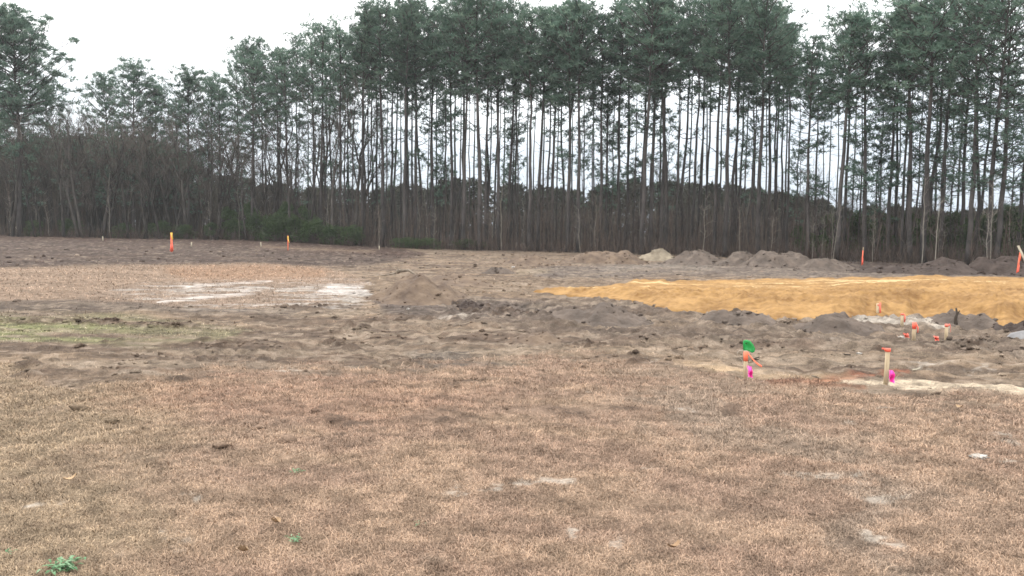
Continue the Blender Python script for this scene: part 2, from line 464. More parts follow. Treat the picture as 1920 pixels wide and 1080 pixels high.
def leaf_mat(name, cols, trans=0.3, objrand=0.18):
    """foliage: colour ramp over a per-face random value and a per-tree tint"""
    m, n, b = new_mat(name)
    a = n.nodes.new('ShaderNodeAttribute'); a.attribute_name = 'shade'
    r = n.nodes.new('ShaderNodeValToRGB')
    r.color_ramp.elements[0].color = (*cols[0], 1); r.color_ramp.elements[1].color = (*cols[-1], 1)
    for i, c in enumerate(cols[1:-1]):
        e = r.color_ramp.elements.new((i + 1) / (len(cols) - 1)); e.color = (*c, 1)
    n.links.new(a.outputs['Fac'], r.inputs[0])
    oi = n.nodes.new('ShaderNodeObjectInfo'); mr = n.nodes.new('ShaderNodeMapRange')
    mr.inputs['To Min'].default_value = 1 - objrand; mr.inputs['To Max'].default_value = 1 + objrand
    n.links.new(oi.outputs['Random'], mr.inputs[0])
    vm = n.nodes.new('ShaderNodeVectorMath'); vm.operation = 'SCALE'
    n.links.new(r.outputs[0], vm.inputs[0]); n.links.new(mr.outputs[0], vm.inputs['Scale'])
    n.links.new(vm.outputs[0], b.inputs['Base Color'])
    b.inputs['Roughness'].default_value = 0.75
    if trans:
        tr = n.nodes.new('ShaderNodeBsdfTranslucent'); n.links.new(vm.outputs[0], tr.inputs[0])
        mxs = n.nodes.new('ShaderNodeMixShader'); mxs.inputs[0].default_value = trans
        n.links.new(b.outputs[0], mxs.inputs[1]); n.links.new(tr.outputs[0], mxs.inputs[2])
        n.links.new(mxs.outputs[0], n.nodes['Material Output'].inputs[0])
    return m

M = {}
M['bark'] = noise_mat('pine_bark', (0.034, 0.031, 0.030), (0.088, 0.078, 0.074), 3.0, 5, bump=0.5, bscale=9, stretch=(1, 1, 0.25), objrand=0.3)
M['needles'] = leaf_mat('pine_needles', [(0.045, 0.085, 0.066), (0.100, 0.160, 0.122), (0.185, 0.250, 0.185)], 0.5, 0.28)
M['greybark'] = noise_mat('grey_bark', (0.030, 0.027, 0.025), (0.074, 0.066, 0.059), 4.0, 4, stretch=(1, 1, 0.3), objrand=0.3)
M['palebark'] = noise_mat('pale_bark', (0.17, 0.155, 0.13), (0.30, 0.27, 0.23), 4.0, 4, stretch=(1, 1, 0.3), objrand=0.2)
M['twigs'] = noise_mat('twigs', (0.070, 0.060, 0.053), (0.140, 0.120, 0.104), 1.0, 2, objrand=0.25)
M['shrub'] = leaf_mat('shrub_leaves', [(0.030, 0.048, 0.024), (0.055, 0.085, 0.036), (0.085, 0.120, 0.048)], 0.3)
M['brush'] = leaf_mat('brush_stems', [(0.032, 0.024, 0.020), (0.075, 0.054, 0.044), (0.115, 0.088, 0.070)], 0.0)
M['farwood'] = leaf_mat('far_leaves', [(0.028, 0.034, 0.022), (0.042, 0.047, 0.030), (0.060, 0.063, 0.042)], 0.2)
M['farbare'] = leaf_mat('far_bare_twigs', [(0.026, 0.023, 0.018), (0.046, 0.040, 0.032), (0.080, 0.069, 0.056)], 0.0)
M['wood'] = noise_mat('stake_wood', srgb(200, 178, 145, .62), srgb(232, 212, 180, .62), 12, 4, stretch=(4, 4, 0.4), bump=0.2, bscale=40)
M['palewood'] = noise_mat('pale_lath', srgb(190, 180, 160, .6), srgb(222, 212, 190, .6), 10, 3, stretch=(3, 3, 0.4))
M['orange'] = noise_mat('orange_ribbon', (0.74, 0.12, 0.055), (0.88, 0.20, 0.10), 14, 3, rough=0.5, spec=0.4)
M['redor'] = noise_mat('red_orange_ribbon', (0.75, 0.085, 0.05), (0.90, 0.15, 0.09), 14, 3, rough=0.5, spec=0.4)
M['faded'] = noise_mat('faded_red_ribbon', (0.62, 0.12, 0.085), (0.78, 0.20, 0.14), 14, 3, rough=0.6, spec=0.3)
M['yellow'] = noise_mat('yellow_ribbon', (0.70, 0.42, 0.05), (0.85, 0.58, 0.12), 12, 3, rough=0.5, spec=0.4)
M['green'] = noise_mat('green_flag', (0.010, 0.25, 0.045), (0.022, 0.36, 0.085), 20, 3, rough=0.45, spec=0.4)
M['pink'] = noise_mat('pink_flag', (0.72, 0.035, 0.32), (0.90, 0.09, 0.46), 20, 3, rough=0.45, spec=0.4)
M['wire'] = noise_mat('flag_wire', (0.35, 0.31, 0.27), (0.50, 0.46, 0.40), 30, 2, rough=0.5, spec=0.5)
M['weed'] = leaf_mat('weed_leaves', [(0.060, 0.135, 0.065), (0.115, 0.225, 0.115), (0.24, 0.34, 0.22)], 0.25, 0.1)
M['stone'] = noise_mat('pale_stone', srgb(190, 182, 172), srgb(235, 228, 220), 9, 4, bump=0.4)
M['greystone'] = noise_mat('grey_block', srgb(150, 148, 150), srgb(190, 188, 188), 5, 4, bump=0.3)
M['darkwood'] = noise_mat('dark_wood', (0.035, 0.028, 0.023), (0.085, 0.068, 0.055), 9, 4, stretch=(1, 1, 0.3), bump=0.5)
M['root'] = noise_mat('root_wood', (0.12, 0.095, 0.072), (0.24, 0.20, 0.16), 9, 4, bump=0.5)
def soil(name, a, b): return noise_mat(name, srgb(*a), srgb(*b), 2.6, 7, bump=0.9, bscale=9, bdist=0.05)
M['soil_brown'] = soil('brown_soil', (112, 96, 85), (150, 130, 112))
M['soil_grey'] = soil('grey_soil', (100, 90, 83), (134, 120, 110))
M['soil_dark'] = soil('dark_soil', (72, 62, 58), (100, 88, 82))
M['soil_pale'] = soil('pale_soil', (150, 137, 120), (192, 178, 156))
M['clod'] = noise_mat('soil_clod', srgb(88, 75, 66), srgb(140, 122, 106), 1.3, 4, bump=0.6, bscale=20)
M['litter'] = leaf_mat('dead_leaf', [srgb(140, 105, 80), srgb(205, 175, 140)], 0.0)

gm, gn, gb = new_mat('ground_soil')
ga = gn.nodes.new('ShaderNodeAttribute'); ga.attribute_name = 'Col'
gtc = gn.nodes.new('ShaderNodeTexCoord')
gv = []
for s_, d_ in ((55.0, 4), (7.0, 5)):
    q = gn.nodes.new('ShaderNodeTexNoise'); q.inputs['Scale'].default_value = s_; q.inputs['Detail'].default_value = d_
    q.inputs['Roughness'].default_value = 0.65
    gn.links.new(gtc.outputs['Object'], q.inputs['Vector']); gv.append(q)
mr1 = gn.nodes.new('ShaderNodeMapRange'); mr1.inputs[1].default_value = 0.3; mr1.inputs[2].default_value = 0.7
mr1.inputs[3].default_value = 0.62; mr1.inputs[4].default_value = 1.38  # strong light-dark range also paints small shadows into the soil colour
mr2 = gn.nodes.new('ShaderNodeMapRange'); mr2.inputs[1].default_value = 0.3; mr2.inputs[2].default_value = 0.7
mr2.inputs[3].default_value = 0.85; mr2.inputs[4].default_value = 1.15
gn.links.new(gv[0].outputs['Fac'], mr1.inputs[0]); gn.links.new(gv[1].outputs['Fac'], mr2.inputs[0])
mm = gn.nodes.new('ShaderNodeMath'); mm.operation = 'MULTIPLY'
gn.links.new(mr1.outputs[0], mm.inputs[0]); gn.links.new(mr2.outputs[0], mm.inputs[1])
gs = gn.nodes.new('ShaderNodeVectorMath'); gs.operation = 'SCALE'
gn.links.new(ga.outputs['Color'], gs.inputs[0]); gn.links.new(mm.outputs[0], gs.inputs['Scale'])
gn.links.new(gs.outputs[0], gb.inputs['Base Color'])
gbp = gn.nodes.new('ShaderNodeBump'); gbp.inputs['Strength'].default_value = 0.8; gbp.inputs['Distance'].default_value = 0.03
ad = gn.nodes.new('ShaderNodeMath'); ad.operation = 'ADD'
gn.links.new(gv[0].outputs['Fac'], ad.inputs[0]); gn.links.new(gv[1].outputs['Fac'], ad.inputs[1])
gn.links.new(ad.outputs[0], gbp.inputs['Height']); gn.links.new(gbp.outputs[0], gb.inputs['Normal'])
gb.inputs['Roughness'].default_value = 0.97; gb.inputs['Specular IOR Level'].default_value = 0.08

# ------------------------------------------------------------------ the ground sheet
th = np.concatenate([np.radians(np.linspace(-50, 53, 960)), np.radians(np.linspace(53, 310, 60))[1:-1]])
rr = np.concatenate([np.linspace(0.5, 3.2, 14)[:-1], np.exp(np.linspace(math.log(3.2), math.log(105), 860)), np.exp(np.linspace(math.log(105), math.log(5000), 36))[1:]])
TH, RR = np.meshgrid(th, rr)
GX, GY = RR * np.sin(TH), RR * np.cos(TH)
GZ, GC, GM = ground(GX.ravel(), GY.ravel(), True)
nr, na = TH.shape
i = np.arange(nr - 1)[:, None] * na; j = np.arange(na)[None]; j2 = (j + 1) % na
GQ = np.stack([i + j, i + na + j, i + na + j2, i + j2], -1).reshape(-1, 4)
gmb = MB()
gmb.add(np.stack([GX.ravel(), GY.ravel(), GZ], -1), None, GQ)
c0 = len(GZ)
gmb.add([[0, 0, gz(0, 0.01)]])
gmb.T.append(np.array([(q, (q + 1) % na, c0) for q in range(na)])[:, ::-1]); gmb.tc.append(np.zeros(na))
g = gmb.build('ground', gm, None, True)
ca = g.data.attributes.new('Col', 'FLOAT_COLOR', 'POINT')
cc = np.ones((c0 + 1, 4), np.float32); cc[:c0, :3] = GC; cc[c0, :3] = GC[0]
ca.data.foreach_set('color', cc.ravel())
tag(g, 'trampled brown ground of dormant turf, mud and pale sand', 'ground', kind='structure')

# ------------------------------------------------------------------ dormant turf (stuff)
def blades(n, r0, r1, pw, wd, ln, seed, key, half=42, thr=0.3):
    q = np.random.default_rng(seed)
    a = np.radians(q.uniform(-half, half, n))
    t = q.random(n)
    r = (r0 ** (1 - pw) + t * (r1 ** (1 - pw) - r0 ** (1 - pw))) ** (1 / (1 - pw))
    x, y = r * np.sin(a), r * np.cos(a)
    z, col, mk = ground(x, y, True)
    k = sum(mk[m] * wt for m, wt in key.items()) * (1 - 0.85 * mk['cl'])
    lum = col.mean(1)
    patch = sst(-0.25, 0.05, fbm(x * 1.1, y * 1.1, 1201, 4))
    keep = (q.random(n) < k * (0.55 + 0.45 * patch)) & (lum < 0.175 + 0.03 * q.random(n))
    x, y, z, r, col = x[keep], y[keep], z[keep], r[keep], col[keep]
    n = len(x)
    sc = np.maximum(1, r / 5.0)
    L = ln * q.uniform(0.5, 1.5, n) * sc ** 0.6; W = wd * q.uniform(0.7, 1.4, n) * sc ** 0.85
    az = q.uniform(0, 2 * np.pi, n); lean = np.radians(q.uniform(40, 110, n))
    d1 = np.stack([np.cos(az) * np.sin(lean * 0.6), np.sin(az) * np.sin(lean * 0.6), np.cos(lean * 0.6)], -1)
    az2 = az + q.normal(0, 0.7, n); l2 = np.clip(lean * 1.25, 0, 1.75)
    d2 = np.stack([np.cos(az2) * np.sin(l2), np.sin(az2) * np.sin(l2), np.cos(l2)], -1)
    s = np.stack([-np.sin(az), np.cos(az), 0 * az], -1) + q.normal(0, 0.3, (n, 3))
    s /= np.linalg.norm(s, axis=1)[:, None]
    p0 = np.stack([x, y, z - 0.004], -1); p1 = p0 + d1 * (L * 0.5)[:, None]; p2 = p1 + d2 * (L * 0.55)[:, None]
    hw = (W / 2)[:, None]
    V = np.stack([p0 - s * hw, p0 + s * hw, p1 + s * hw * 0.9, p1 - s * hw * 0.9, p2], 1).reshape(-1, 3)
    b = np.arange(n) * 5
    Q = np.stack([b, b + 1, b + 2, b + 3], -1); T = np.stack([b + 3, b + 2, b + 4], -1)
    sh = q.random(n)
    return V, T, Q, col, sh

gr, grn, grb = new_mat('dormant_grass')
a1 = grn.nodes.new('ShaderNodeAttribute'); a1.attribute_name = 'shade'
a2 = grn.nodes.new('ShaderNodeAttribute'); a2.attribute_name = 'Col'
rp1 = grn.nodes.new('ShaderNodeValToRGB')
for p_, c_ in ((0.0, (0.62, 0.60, 0.60, 1)), (0.35, (1.30, 1.28, 1.26, 1)), (0.7, (1.75, 1.73, 1.70, 1)), (1.0, (2.35, 2.32, 2.25, 1))):
    if p_ in (0.0, 1.0):
        rp1.color_ramp.elements[int(p_)].color = c_
    else:
        e = rp1.color_ramp.elements.new(p_); e.color = c_
mxg = grn.nodes.new('ShaderNodeMix'); mxg.data_type = 'RGBA'; mxg.blend_type = 'MULTIPLY'; mxg.inputs[0].default_value = 1.0
grn.links.new(a1.outputs['Fac'], rp1.inputs[0])
grn.links.new(a2.outputs['Color'], mxg.inputs[6]); grn.links.new(rp1.outputs[0], mxg.inputs[7])
grn.links.new(mxg.outputs[2], grb.inputs['Base Color'])
grb.inputs['Roughness'].default_value = 0.8

def grass_object(name, sets, label, cat):
    mb = MB(); cols = []
    for (V, T, Q, col, sh) in sets:
        mb.add(V, T, Q, tc=sh, qc=sh); cols.append((col, len(V)))
    o = mb.build(name, gr)
    fcT = np.concatenate([c for c, _ in cols]); fc = np.concatenate([fcT, fcT])
    at_ = o.data.attributes.new('Col', 'FLOAT_COLOR', 'FACE')
    q = np.ones((len(fc), 4), np.float32); q[:, :3] = fc
    at_.data.foreach_set('color', q.ravel())
    tag(o, label, cat, kind='stuff')
    return o
GSETS = [blades(9000, 3.3, 11, 1.4, 0.0028, 0.062, 3, dict(grass=1.0)),
         blades(560000, 3.3, 13.5, 1.4, 0.0027, 0.030, 1, dict(grass=1.0, mud=0.02)),
         ]
grass_object('dry_grass', GSETS, 'short tan dormant turf grass covering the near ground', 'grass')
grass_object('far_dry_grass', [blades(125000, 13, 42, 1.2, 0.0036, 0.024, 2, dict(tan=0.7, green=0.6, grass=0.7, mud=0.05))],
             'sparse dry grass on the tan and greenish strips beyond the near turf', 'grass')

# ------------------------------------------------------------------ clods (stuff)
def lump(seed, sub=1):
    q = np.random.default_rng(seed)
    t = (1 + 5 ** 0.5) / 2
    V = np.array([(-1, t, 0), (1, t, 0), (-1, -t, 0), (1, -t, 0), (0, -1, t), (0, 1, t), (0, -1, -t), (0, 1, -t), (t, 0, -1), (t, 0, 1), (-t, 0, -1), (-t, 0, 1)], float)
    T = [(0, 11, 5), (0, 5, 1), (0, 1, 7), (0, 7, 10), (0, 10, 11), (1, 5, 9), (5, 11, 4), (11, 10, 2), (10, 7, 6), (7, 1, 8), (3, 9, 4), (3, 4, 2), (3, 2, 6), (3, 6, 8), (3, 8, 9), (4, 9, 5), (2, 4, 11), (6, 2, 10), (8, 6, 7), (9, 8, 1)]
    V /= np.linalg.norm(V, axis=1)[:, None]
    for _ in range(sub):
        V = list(map(tuple, V)); cache = {}; T2 = []
        def mid(a, b):
            k = (min(a, b), max(a, b))
            if k not in cache:
                m = (np.array(V[a]) + np.array(V[b])); m /= np.linalg.norm(m); V.append(tuple(m)); cache[k] = len(V) - 1
            return cache[k]
        for a, b, c in T:
            ab, bc, ca_ = mid(a, b), mid(b, c), mid(c, a)
            T2 += [(a, ab, ca_), (b, bc, ab), (c, ca_, bc), (ab, bc, ca_)]
        T = T2; V = np.array(V)
    V = V * (1 + q.normal(0, 0.24, len(V)))[:, None]
    return V, np.array(T)
LUMPS = [lump(s, 1) for s in range(6)]
cq = np.random.default_rng(5)
n = 38000
a = np.radians(cq.uniform(-42, 46, n)); r = np.exp(cq.uniform(math.log(5), math.log(60), n))
x, y = r * np.sin(a), r * np.cos(a)
z, col, mk = ground(x, y, True)
pr = mk['mud'] * 0.26 + mk['torn'] * 0.6 + mk['cl'] * 1.0 + mk['grass'] * 0.006
keep = cq.random(n) < pr * sst(-0.1, 0.15, fbm(x * 0.9, y * 0.9, 1301, 3))
cmb = MB()
ccol = []
for xx, yy, zz, c_ in zip(x[keep], y[keep], z[keep], col[keep]):
    V, T = LUMPS[cq.integers(6)]
    s = 0.016 * math.exp(np.clip(cq.normal(0, 0.55), -1.2, 1.0)) * max(1, math.hypot(xx, yy) / 16) ** 0.6
    V = V * np.array([s * cq.uniform(0.8, 1.6), s * cq.uniform(0.8, 1.6), s * cq.uniform(0.5, 0.9)])
    an = cq.uniform(0, 6.28); R = np.array([[math.cos(an), -math.sin(an), 0], [math.sin(an), math.cos(an), 0], [0, 0, 1]])
    cmb.add(V @ R.T + np.array([xx, yy, zz + s * 0.2]), T)
    ccol.append(np.repeat((c_ * cq.uniform(0.8, 1.4))[None], len(T), 0))
# ------------------------------------------------------------------ the sand spread and the heaps
def prism_heap(name, px, py, hw, hp, mat, label, cat, group=None, seed=0, rough=0.35, asp=0.8, flat=0.0, skew=0.0):
    """a heap standing at a ground point: hw, hp = half width and height in px at its distance"""
    x0, y0 = at(px, py); d = math.hypot(x0, y0); k = d / F
    W, H = hw * k, hp * k
    y0 += W * asp * 0.4
    na_, nr_ = 72, 30
    aa = np.arange(na_) / na_ * 2 * np.pi; q = np.linspace(0, 1, nr_)[1:]
    A, Qr = np.meshgrid(aa, q)
    edge = 1 + 0.30 * (vn(np.cos(A) * 1.6 + 9, np.sin(A) * 1.6 + seed, seed) - 0.5) + 0.14 * (vn(np.cos(A) * 5 + 3, np.sin(A) * 5 + seed, seed + 1) - 0.5)
    X = W * Qr * edge * np.cos(A); Y = W * asp * Qr * edge * np.sin(A)
    prof = np.where(Qr < flat, 1, 0.5 + 0.5 * np.cos(np.pi * np.clip((Qr - flat) / (1 - flat), 0, 1)))
    s_ = 1.0 / max(W, 0.01)
    nz = fbm(X * s_ * 2.2 + seed * 7, Y * s_ * 2.2, seed + 5, 3)
    Z = H * prof * (1 + 1.3 * nz + skew * X / W)
    Z = Z + rough * H * fbm(X * 3.0 + seed * 3, Y * 3.0, seed + 9, 4) * np.sqrt(np.clip(prof, 0, 1)) + (0.07 * fbm(X * 5, Y * 5, seed + 19, 4, 0.65) + 0.05 * np.abs(fbm(X * 9, Y * 9, seed + 29, 3))) * np.sqrt(prof) * min(1.5, max(0.7, d / 30))
    gzv = ground((X + x0).ravel(), (Y + y0).ravel()).reshape(X.shape)
    g0 = gz(x0, y0)
    V = np.stack([X, Y, Z + gzv - g0 - 0.10 * np.clip((Qr - 0.85) / 0.15, 0, 1) * max(0.3, min(1, H))], -1).reshape(-1, 3)
    V = np.concatenate([V, [[0, 0, H * (1 + 1.1 * float(fbm(np.array([seed * 7.0]), np.array([0.0]), seed + 5, 3)[0]))]]])
    ii = np.arange(nr_ - 2)[:, None] * na_; jj = np.arange(na_)[None]; j3 = (jj + 1) % na_
    Qd = np.stack([ii + jj, ii + na_ + jj, ii + na_ + j3, ii + j3], -1).reshape(-1, 4)
    T = [(q_, (q_ + 1) % na_, len(V) - 1) for q_ in range(na_)]
    tint = dict(soil_brown=srgb(124, 106, 92), soil_grey=srgb(112, 101, 93), soil_dark=srgb(84, 73, 68), soil_pale=srgb(172, 158, 138))[mat]
    for _ in range(int(min(150, 35 * W * W * asp + 18))):
        p_ = V[int(cq.integers(len(V) - 1 - na_ * 6, len(V) - 1))] if cq.random() < 0.35 else V[int(cq.integers(na_ * 3, len(V) - 1))]
        Vl, Tl = LUMPS[int(cq.integers(6))]; s_ = 0.016 * math.exp(np.clip(cq.normal(0, 0.6), -1.2, 1.1)) * max(1, d / 22) ** 0.7
        cmb.add(Vl * s_ * np.array([1.2, 1.0, 0.75]) + p_ + np.array([x0, y0, g0 + s_ * 0.25]), Tl); ccol.append(np.repeat((tint * cq.uniform(0.95, 1.5))[None], len(Tl), 0))
    mb = MB(); mb.add(V, T, Qd)
    o = mb.build(name, M[mat], None, True); o.location = (x0, y0, g0)
    return tag(o, label, cat, group)

HG = 'spoil heaps along the edge of the wood'
HEAPS = [
    (1140, 494, 92, 21, 'soil_brown', 'long brown spoil heap just left of the pale one, below the pines', HG),
    (1236, 489, 46, 18, 'soil_pale', 'small pale sandy spoil heap between two browner heaps', HG),
    (1312, 497, 78, 22, 'soil_grey', 'tall rounded grey spoil heap just right of the pale one', HG),
    (1398, 499, 66, 20, 'soil_grey', 'low grey spoil heap between the rounded heap and the flat topped one', HG),
    (1470, 502, 80, 22, 'soil_grey', 'flat topped grey spoil heap with a ledge on its face', HG),
    (1558, 506, 60, 19, 'soil_grey', 'smooth low grey spoil heap nearest left of the orange stake by the wood', HG),
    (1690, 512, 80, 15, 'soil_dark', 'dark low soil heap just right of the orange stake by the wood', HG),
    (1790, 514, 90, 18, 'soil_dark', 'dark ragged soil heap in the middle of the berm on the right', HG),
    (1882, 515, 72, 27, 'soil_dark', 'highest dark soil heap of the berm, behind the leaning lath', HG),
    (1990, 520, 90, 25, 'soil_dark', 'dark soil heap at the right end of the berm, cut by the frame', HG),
    (1000, 497, 80, 14, 'soil_brown', 'flat brown soil heap left of the long brown one', HG),
    (780, 566, 112, 31, 'soil_brown', 'brown dirt mound with roots on its top beside the white sand', 'soil heaps in the middle of the site'),
    (850, 536, 90, 14, 'soil_brown', 'long flat brown mound behind the mound with roots', 'soil heaps in the middle of the site'),
    (935, 512, 36, 14, 'soil_grey', 'small grey lump of soil beyond the mound with roots', 'soil heaps in the middle of the site'),
    (1140, 604, 110, 23, 'soil_grey', 'rough grey soil ridge in front of the tip of the orange sand', 'soil heaps in the middle of the site'),
    (1590, 622, 84, 23, 'soil_grey', 'lumpy grey soil heap left of the ribboned hub stakes', 'soil heaps in the middle of the site'),
    (1005, 642, 56, 14, 'soil_brown', 'low crumbly brown soil heap in the churned middle ground', 'soil heaps in the middle of the site'),
    (882, 578, 30, 11, 'soil_dark', 'small dark soil lump on the blue grey mud', 'soil heaps in the middle of the site'),
    (1840, 612, 80, 15, 'soil_grey', 'grey soil heap at the foot of the sand slope behind the broken root', 'soil heaps in the middle of the site'),
    (1390, 604, 80, 14, 'soil_grey', 'low grey soil heap along the front edge of the orange sand', 'soil heaps in the middle of the site'),
    (1925, 624, 50, 18, 'soil_dark', 'dark soil heap behind the grey block at the right edge', 'soil heaps in the middle of the site'),
]
for hi, (px, py, hw, hp, mat, lab, grp) in enumerate(HEAPS):
    prism_heap('soil_heap', px, py, hw, hp, mat, lab, 'soil heap', grp, seed=hi + 3, rough=0.3 if py < 530 else 0.55, flat=0.3 if hi in (0, 4) else 0.14, asp=0.7 if py < 530 else 1.0, skew=-0.45 if hi == 11 else 0.0)

co = cmb.build('soil_clods', gm)
fq_ = np.concatenate(ccol); q4 = np.ones((len(fq_), 4), np.float32); q4[:, :3] = fq_
at_ = co.data.attributes.new('Col', 'FLOAT_COLOR', 'FACE'); at_.data.foreach_set('color', q4.ravel())
tag(co, 'loose crumbs and clods of torn soil strewn over the mud', 'soil', kind='stuff')

# orange sand: a spread sheet with height, edges sinking into the soil
P_FRONT = [(985, 548), (1060, 556), (1150, 564), (1230, 579), (1330, 589), (1450, 600), (1560, 606), (1640, 602), (1720, 596), (1850, 614), (1920, 622), (2250, 660), (2800, 668)]
P_BACK = [(985, 545), (1060, 541), (1180, 536), (1290, 531), (1420, 530), (1600, 528), (1920, 529), (2250, 534), (2800, 548)]
fw = np.array([at(*p) for p in P_FRONT]); bw = np.array([at(*p) for p in P_BACK])
def resamp(P, n):
    t = np.linspace(0, 1, len(P)); s = np.linspace(0, 1, n)
    px_ = np.interp(s, t, P[:, 0]); py_ = np.interp(s, t, P[:, 1]); return np.stack([px_, py_], -1)
nu, nv = 560, 130
# parameterise both edges by bearing so that they face each other
bear = lambda P: np.arctan2(P[:, 0], P[:, 1])
bb = np.linspace(bear(fw)[0], min(bear(fw)[-1], bear(bw)[-1]), nu)
rf = np.interp(bb, bear(fw), np.hypot(fw[:, 0], fw[:, 1])); rb = np.interp(bb, bear(bw), np.hypot(bw[:, 0], bw[:, 1]))
rf = rf + 0.9 * fbm(bb * 40, bb * 0, 77, 4) + 0.15 * fbm(bb * 170, bb * 0, 79, 3); rb = rb + 1.6 * fbm(bb * 40, bb * 0 + 5, 78, 4)
rb = np.maximum(rb, rf + 0.4)
vv = np.linspace(0, 1, nv)
RRs = rf[None] + (rb - rf)[None] * vv[:, None]; BB = np.repeat(bb[None], nv, 0)
SX, SY = RRs * np.sin(BB), RRs * np.cos(BB)
df = (RRs - rf[None]); db = (rb[None] - RRs); dl = np.minimum((BB - bb[0]), (bb[-1] - BB)) * RRs
u_, v_, _ = proj(SX, SY)
hmax = np.interp(u_[0], [990, 1100, 1300, 1500, 1650, 1900], [0.09, 0.14, 0.19, 0.24, 0.36, 0.40])[None]
slope = np.interp(u_[0], [990, 1300, 1600, 1700, 1920], [1.2, 1.8, 1.8, 1.7, 1.8])[None]
edge = sst(0, 1, df / slope) * sst(0, 0.9, db) * sst(0, 1.2, dl)
edge = np.clip(edge + 2.0 * edge * (1 - edge) * fbm(SX * 1.3, SY * 1.3, 191, 4), 0, 1.1)
SZ = (hmax * (1 - 0.55 * sst(0.35, 0.8, vv))[:, None]) * edge + 0.14 * edge ** 0.5 * fbm(SX * 0.5, SY * 0.5, 91, 3) + edge * (0.20 * fbm(SX * 2.0, SY * 2.0, 93, 5, 0.62) + 0.24 * np.abs(fbm(SX * 4.5, SY * 4.5, 95, 5, 0.6))) * (0.35 + 0.65 * (1 - sst(0.35, 0.5, vv)))[:, None]
SZ = SZ + edge * 0.05 * fbm(SX * 0.2 + 0.3 * SY, SY * 2.5, 97, 3) * sst(0.3, 0.5, vv)[:, None]
berm = np.exp(-((db - 1.1) / 0.7) ** 2)
SZ = SZ + berm * np.clip(0.55 * fbm(SX * 0.7 + 3, SY * 0.3, 99, 4), 0, 0.15)
gzs = ground(SX.ravel(), SY.ravel()).reshape(SX.shape)
rim = 1 - np.clip(np.minimum(np.minimum(df, db), dl) / 0.25, 0, 1)
base0 = base_z(SX, SY)
SZ = np.maximum(SZ + base0 + 0.02, gzs * (1 - rim) + (base0 + 0.03) * rim * 0 + gzs * rim + 0.012) - 0.14 * rim
ii = np.arange(nv - 1)[:, None] * nu; jj = np.arange(nu - 1)[None]
SQ = np.stack([ii + jj, ii + jj + 1, ii + nu + jj + 1, ii + nu + jj], -1).reshape(-1, 4)
smat, sn, sb = new_mat('orange_sand')
stc = sn.nodes.new('ShaderNodeTexCoord')
def snoise(scale, detail, stretch=(1, 1, 1)):
    mpn = sn.nodes.new('ShaderNodeMapping'); mpn.inputs['Scale'].default_value = stretch
    q = sn.nodes.new('ShaderNodeTexNoise'); q.inputs['Scale'].default_value = scale; q.inputs['Detail'].default_value = detail
    sn.links.new(stc.outputs['Object'], mpn.inputs[0]); sn.links.new(mpn.outputs[0], q.inputs['Vector']); return q
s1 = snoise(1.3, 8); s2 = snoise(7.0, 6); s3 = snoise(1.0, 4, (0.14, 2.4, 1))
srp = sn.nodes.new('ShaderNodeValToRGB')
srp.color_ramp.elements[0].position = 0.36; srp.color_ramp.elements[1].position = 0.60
srp.color_ramp.elements[0].color = (*srgb(142, 105, 62), 1); srp.color_ramp.elements[1].color = (*srgb(196, 155, 101), 1)  # darker tone painted in for shaded hollows and rough specks of the slope
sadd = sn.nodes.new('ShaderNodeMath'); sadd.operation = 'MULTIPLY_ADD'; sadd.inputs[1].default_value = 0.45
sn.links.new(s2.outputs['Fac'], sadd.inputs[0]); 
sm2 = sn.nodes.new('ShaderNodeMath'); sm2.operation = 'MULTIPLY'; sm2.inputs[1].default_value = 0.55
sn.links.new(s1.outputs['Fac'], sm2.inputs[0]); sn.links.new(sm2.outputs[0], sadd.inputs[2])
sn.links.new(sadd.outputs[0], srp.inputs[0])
smr = sn.nodes.new('ShaderNodeMapRange'); smr.inputs[1].default_value = 0.55; smr.inputs[2].default_value = 0.60
sn.links.new(s3.outputs['Fac'], smr.inputs[0])
sa = sn.nodes.new('ShaderNodeAttribute'); sa.attribute_name = 'track'
smul = sn.nodes.new('ShaderNodeMath'); smul.operation = 'MULTIPLY'
sn.links.new(smr.outputs[0], smul.inputs[0]); sn.links.new(sa.outputs['Fac'], smul.inputs[1])
smx = sn.nodes.new('ShaderNodeMix'); smx.data_type = 'RGBA'
smx.inputs[7].default_value = (*srgb(226, 196, 146), 1)
sn.links.new(smul.outputs[0], smx.inputs[0]); sn.links.new(srp.outputs[0], smx.inputs[6])
sn.links.new(smx.outputs[2], sb.inputs['Base Color'])
sbp = sn.nodes.new('ShaderNodeBump'); sbp.inputs['Strength'].default_value = 0.7; sbp.inputs['Distance'].default_value = 0.05
sn.links.new(s2.outputs['Fac'], sbp.inputs['Height']); sn.links.new(sbp.outputs[0], sb.inputs['Normal'])
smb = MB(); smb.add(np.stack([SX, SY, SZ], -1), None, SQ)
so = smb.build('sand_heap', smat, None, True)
tr_ = sst(0.35, 0.45, vv)[:, None] * (1 - sst(0.8, 0.9, vv))[:, None] + 0 * SX
ta = so.data.attributes.new('track', 'FLOAT', 'POINT'); ta.data.foreach_set('value', tr_.ravel().astype(np.float32))
tag(so, 'broad spread of orange sand with machine tracks across its top', 'sand heap')

# ------------------------------------------------------------------ tree builders
def unit(v):
    return v / (np.linalg.norm(v, axis=-1, keepdims=True) + 1e-9)

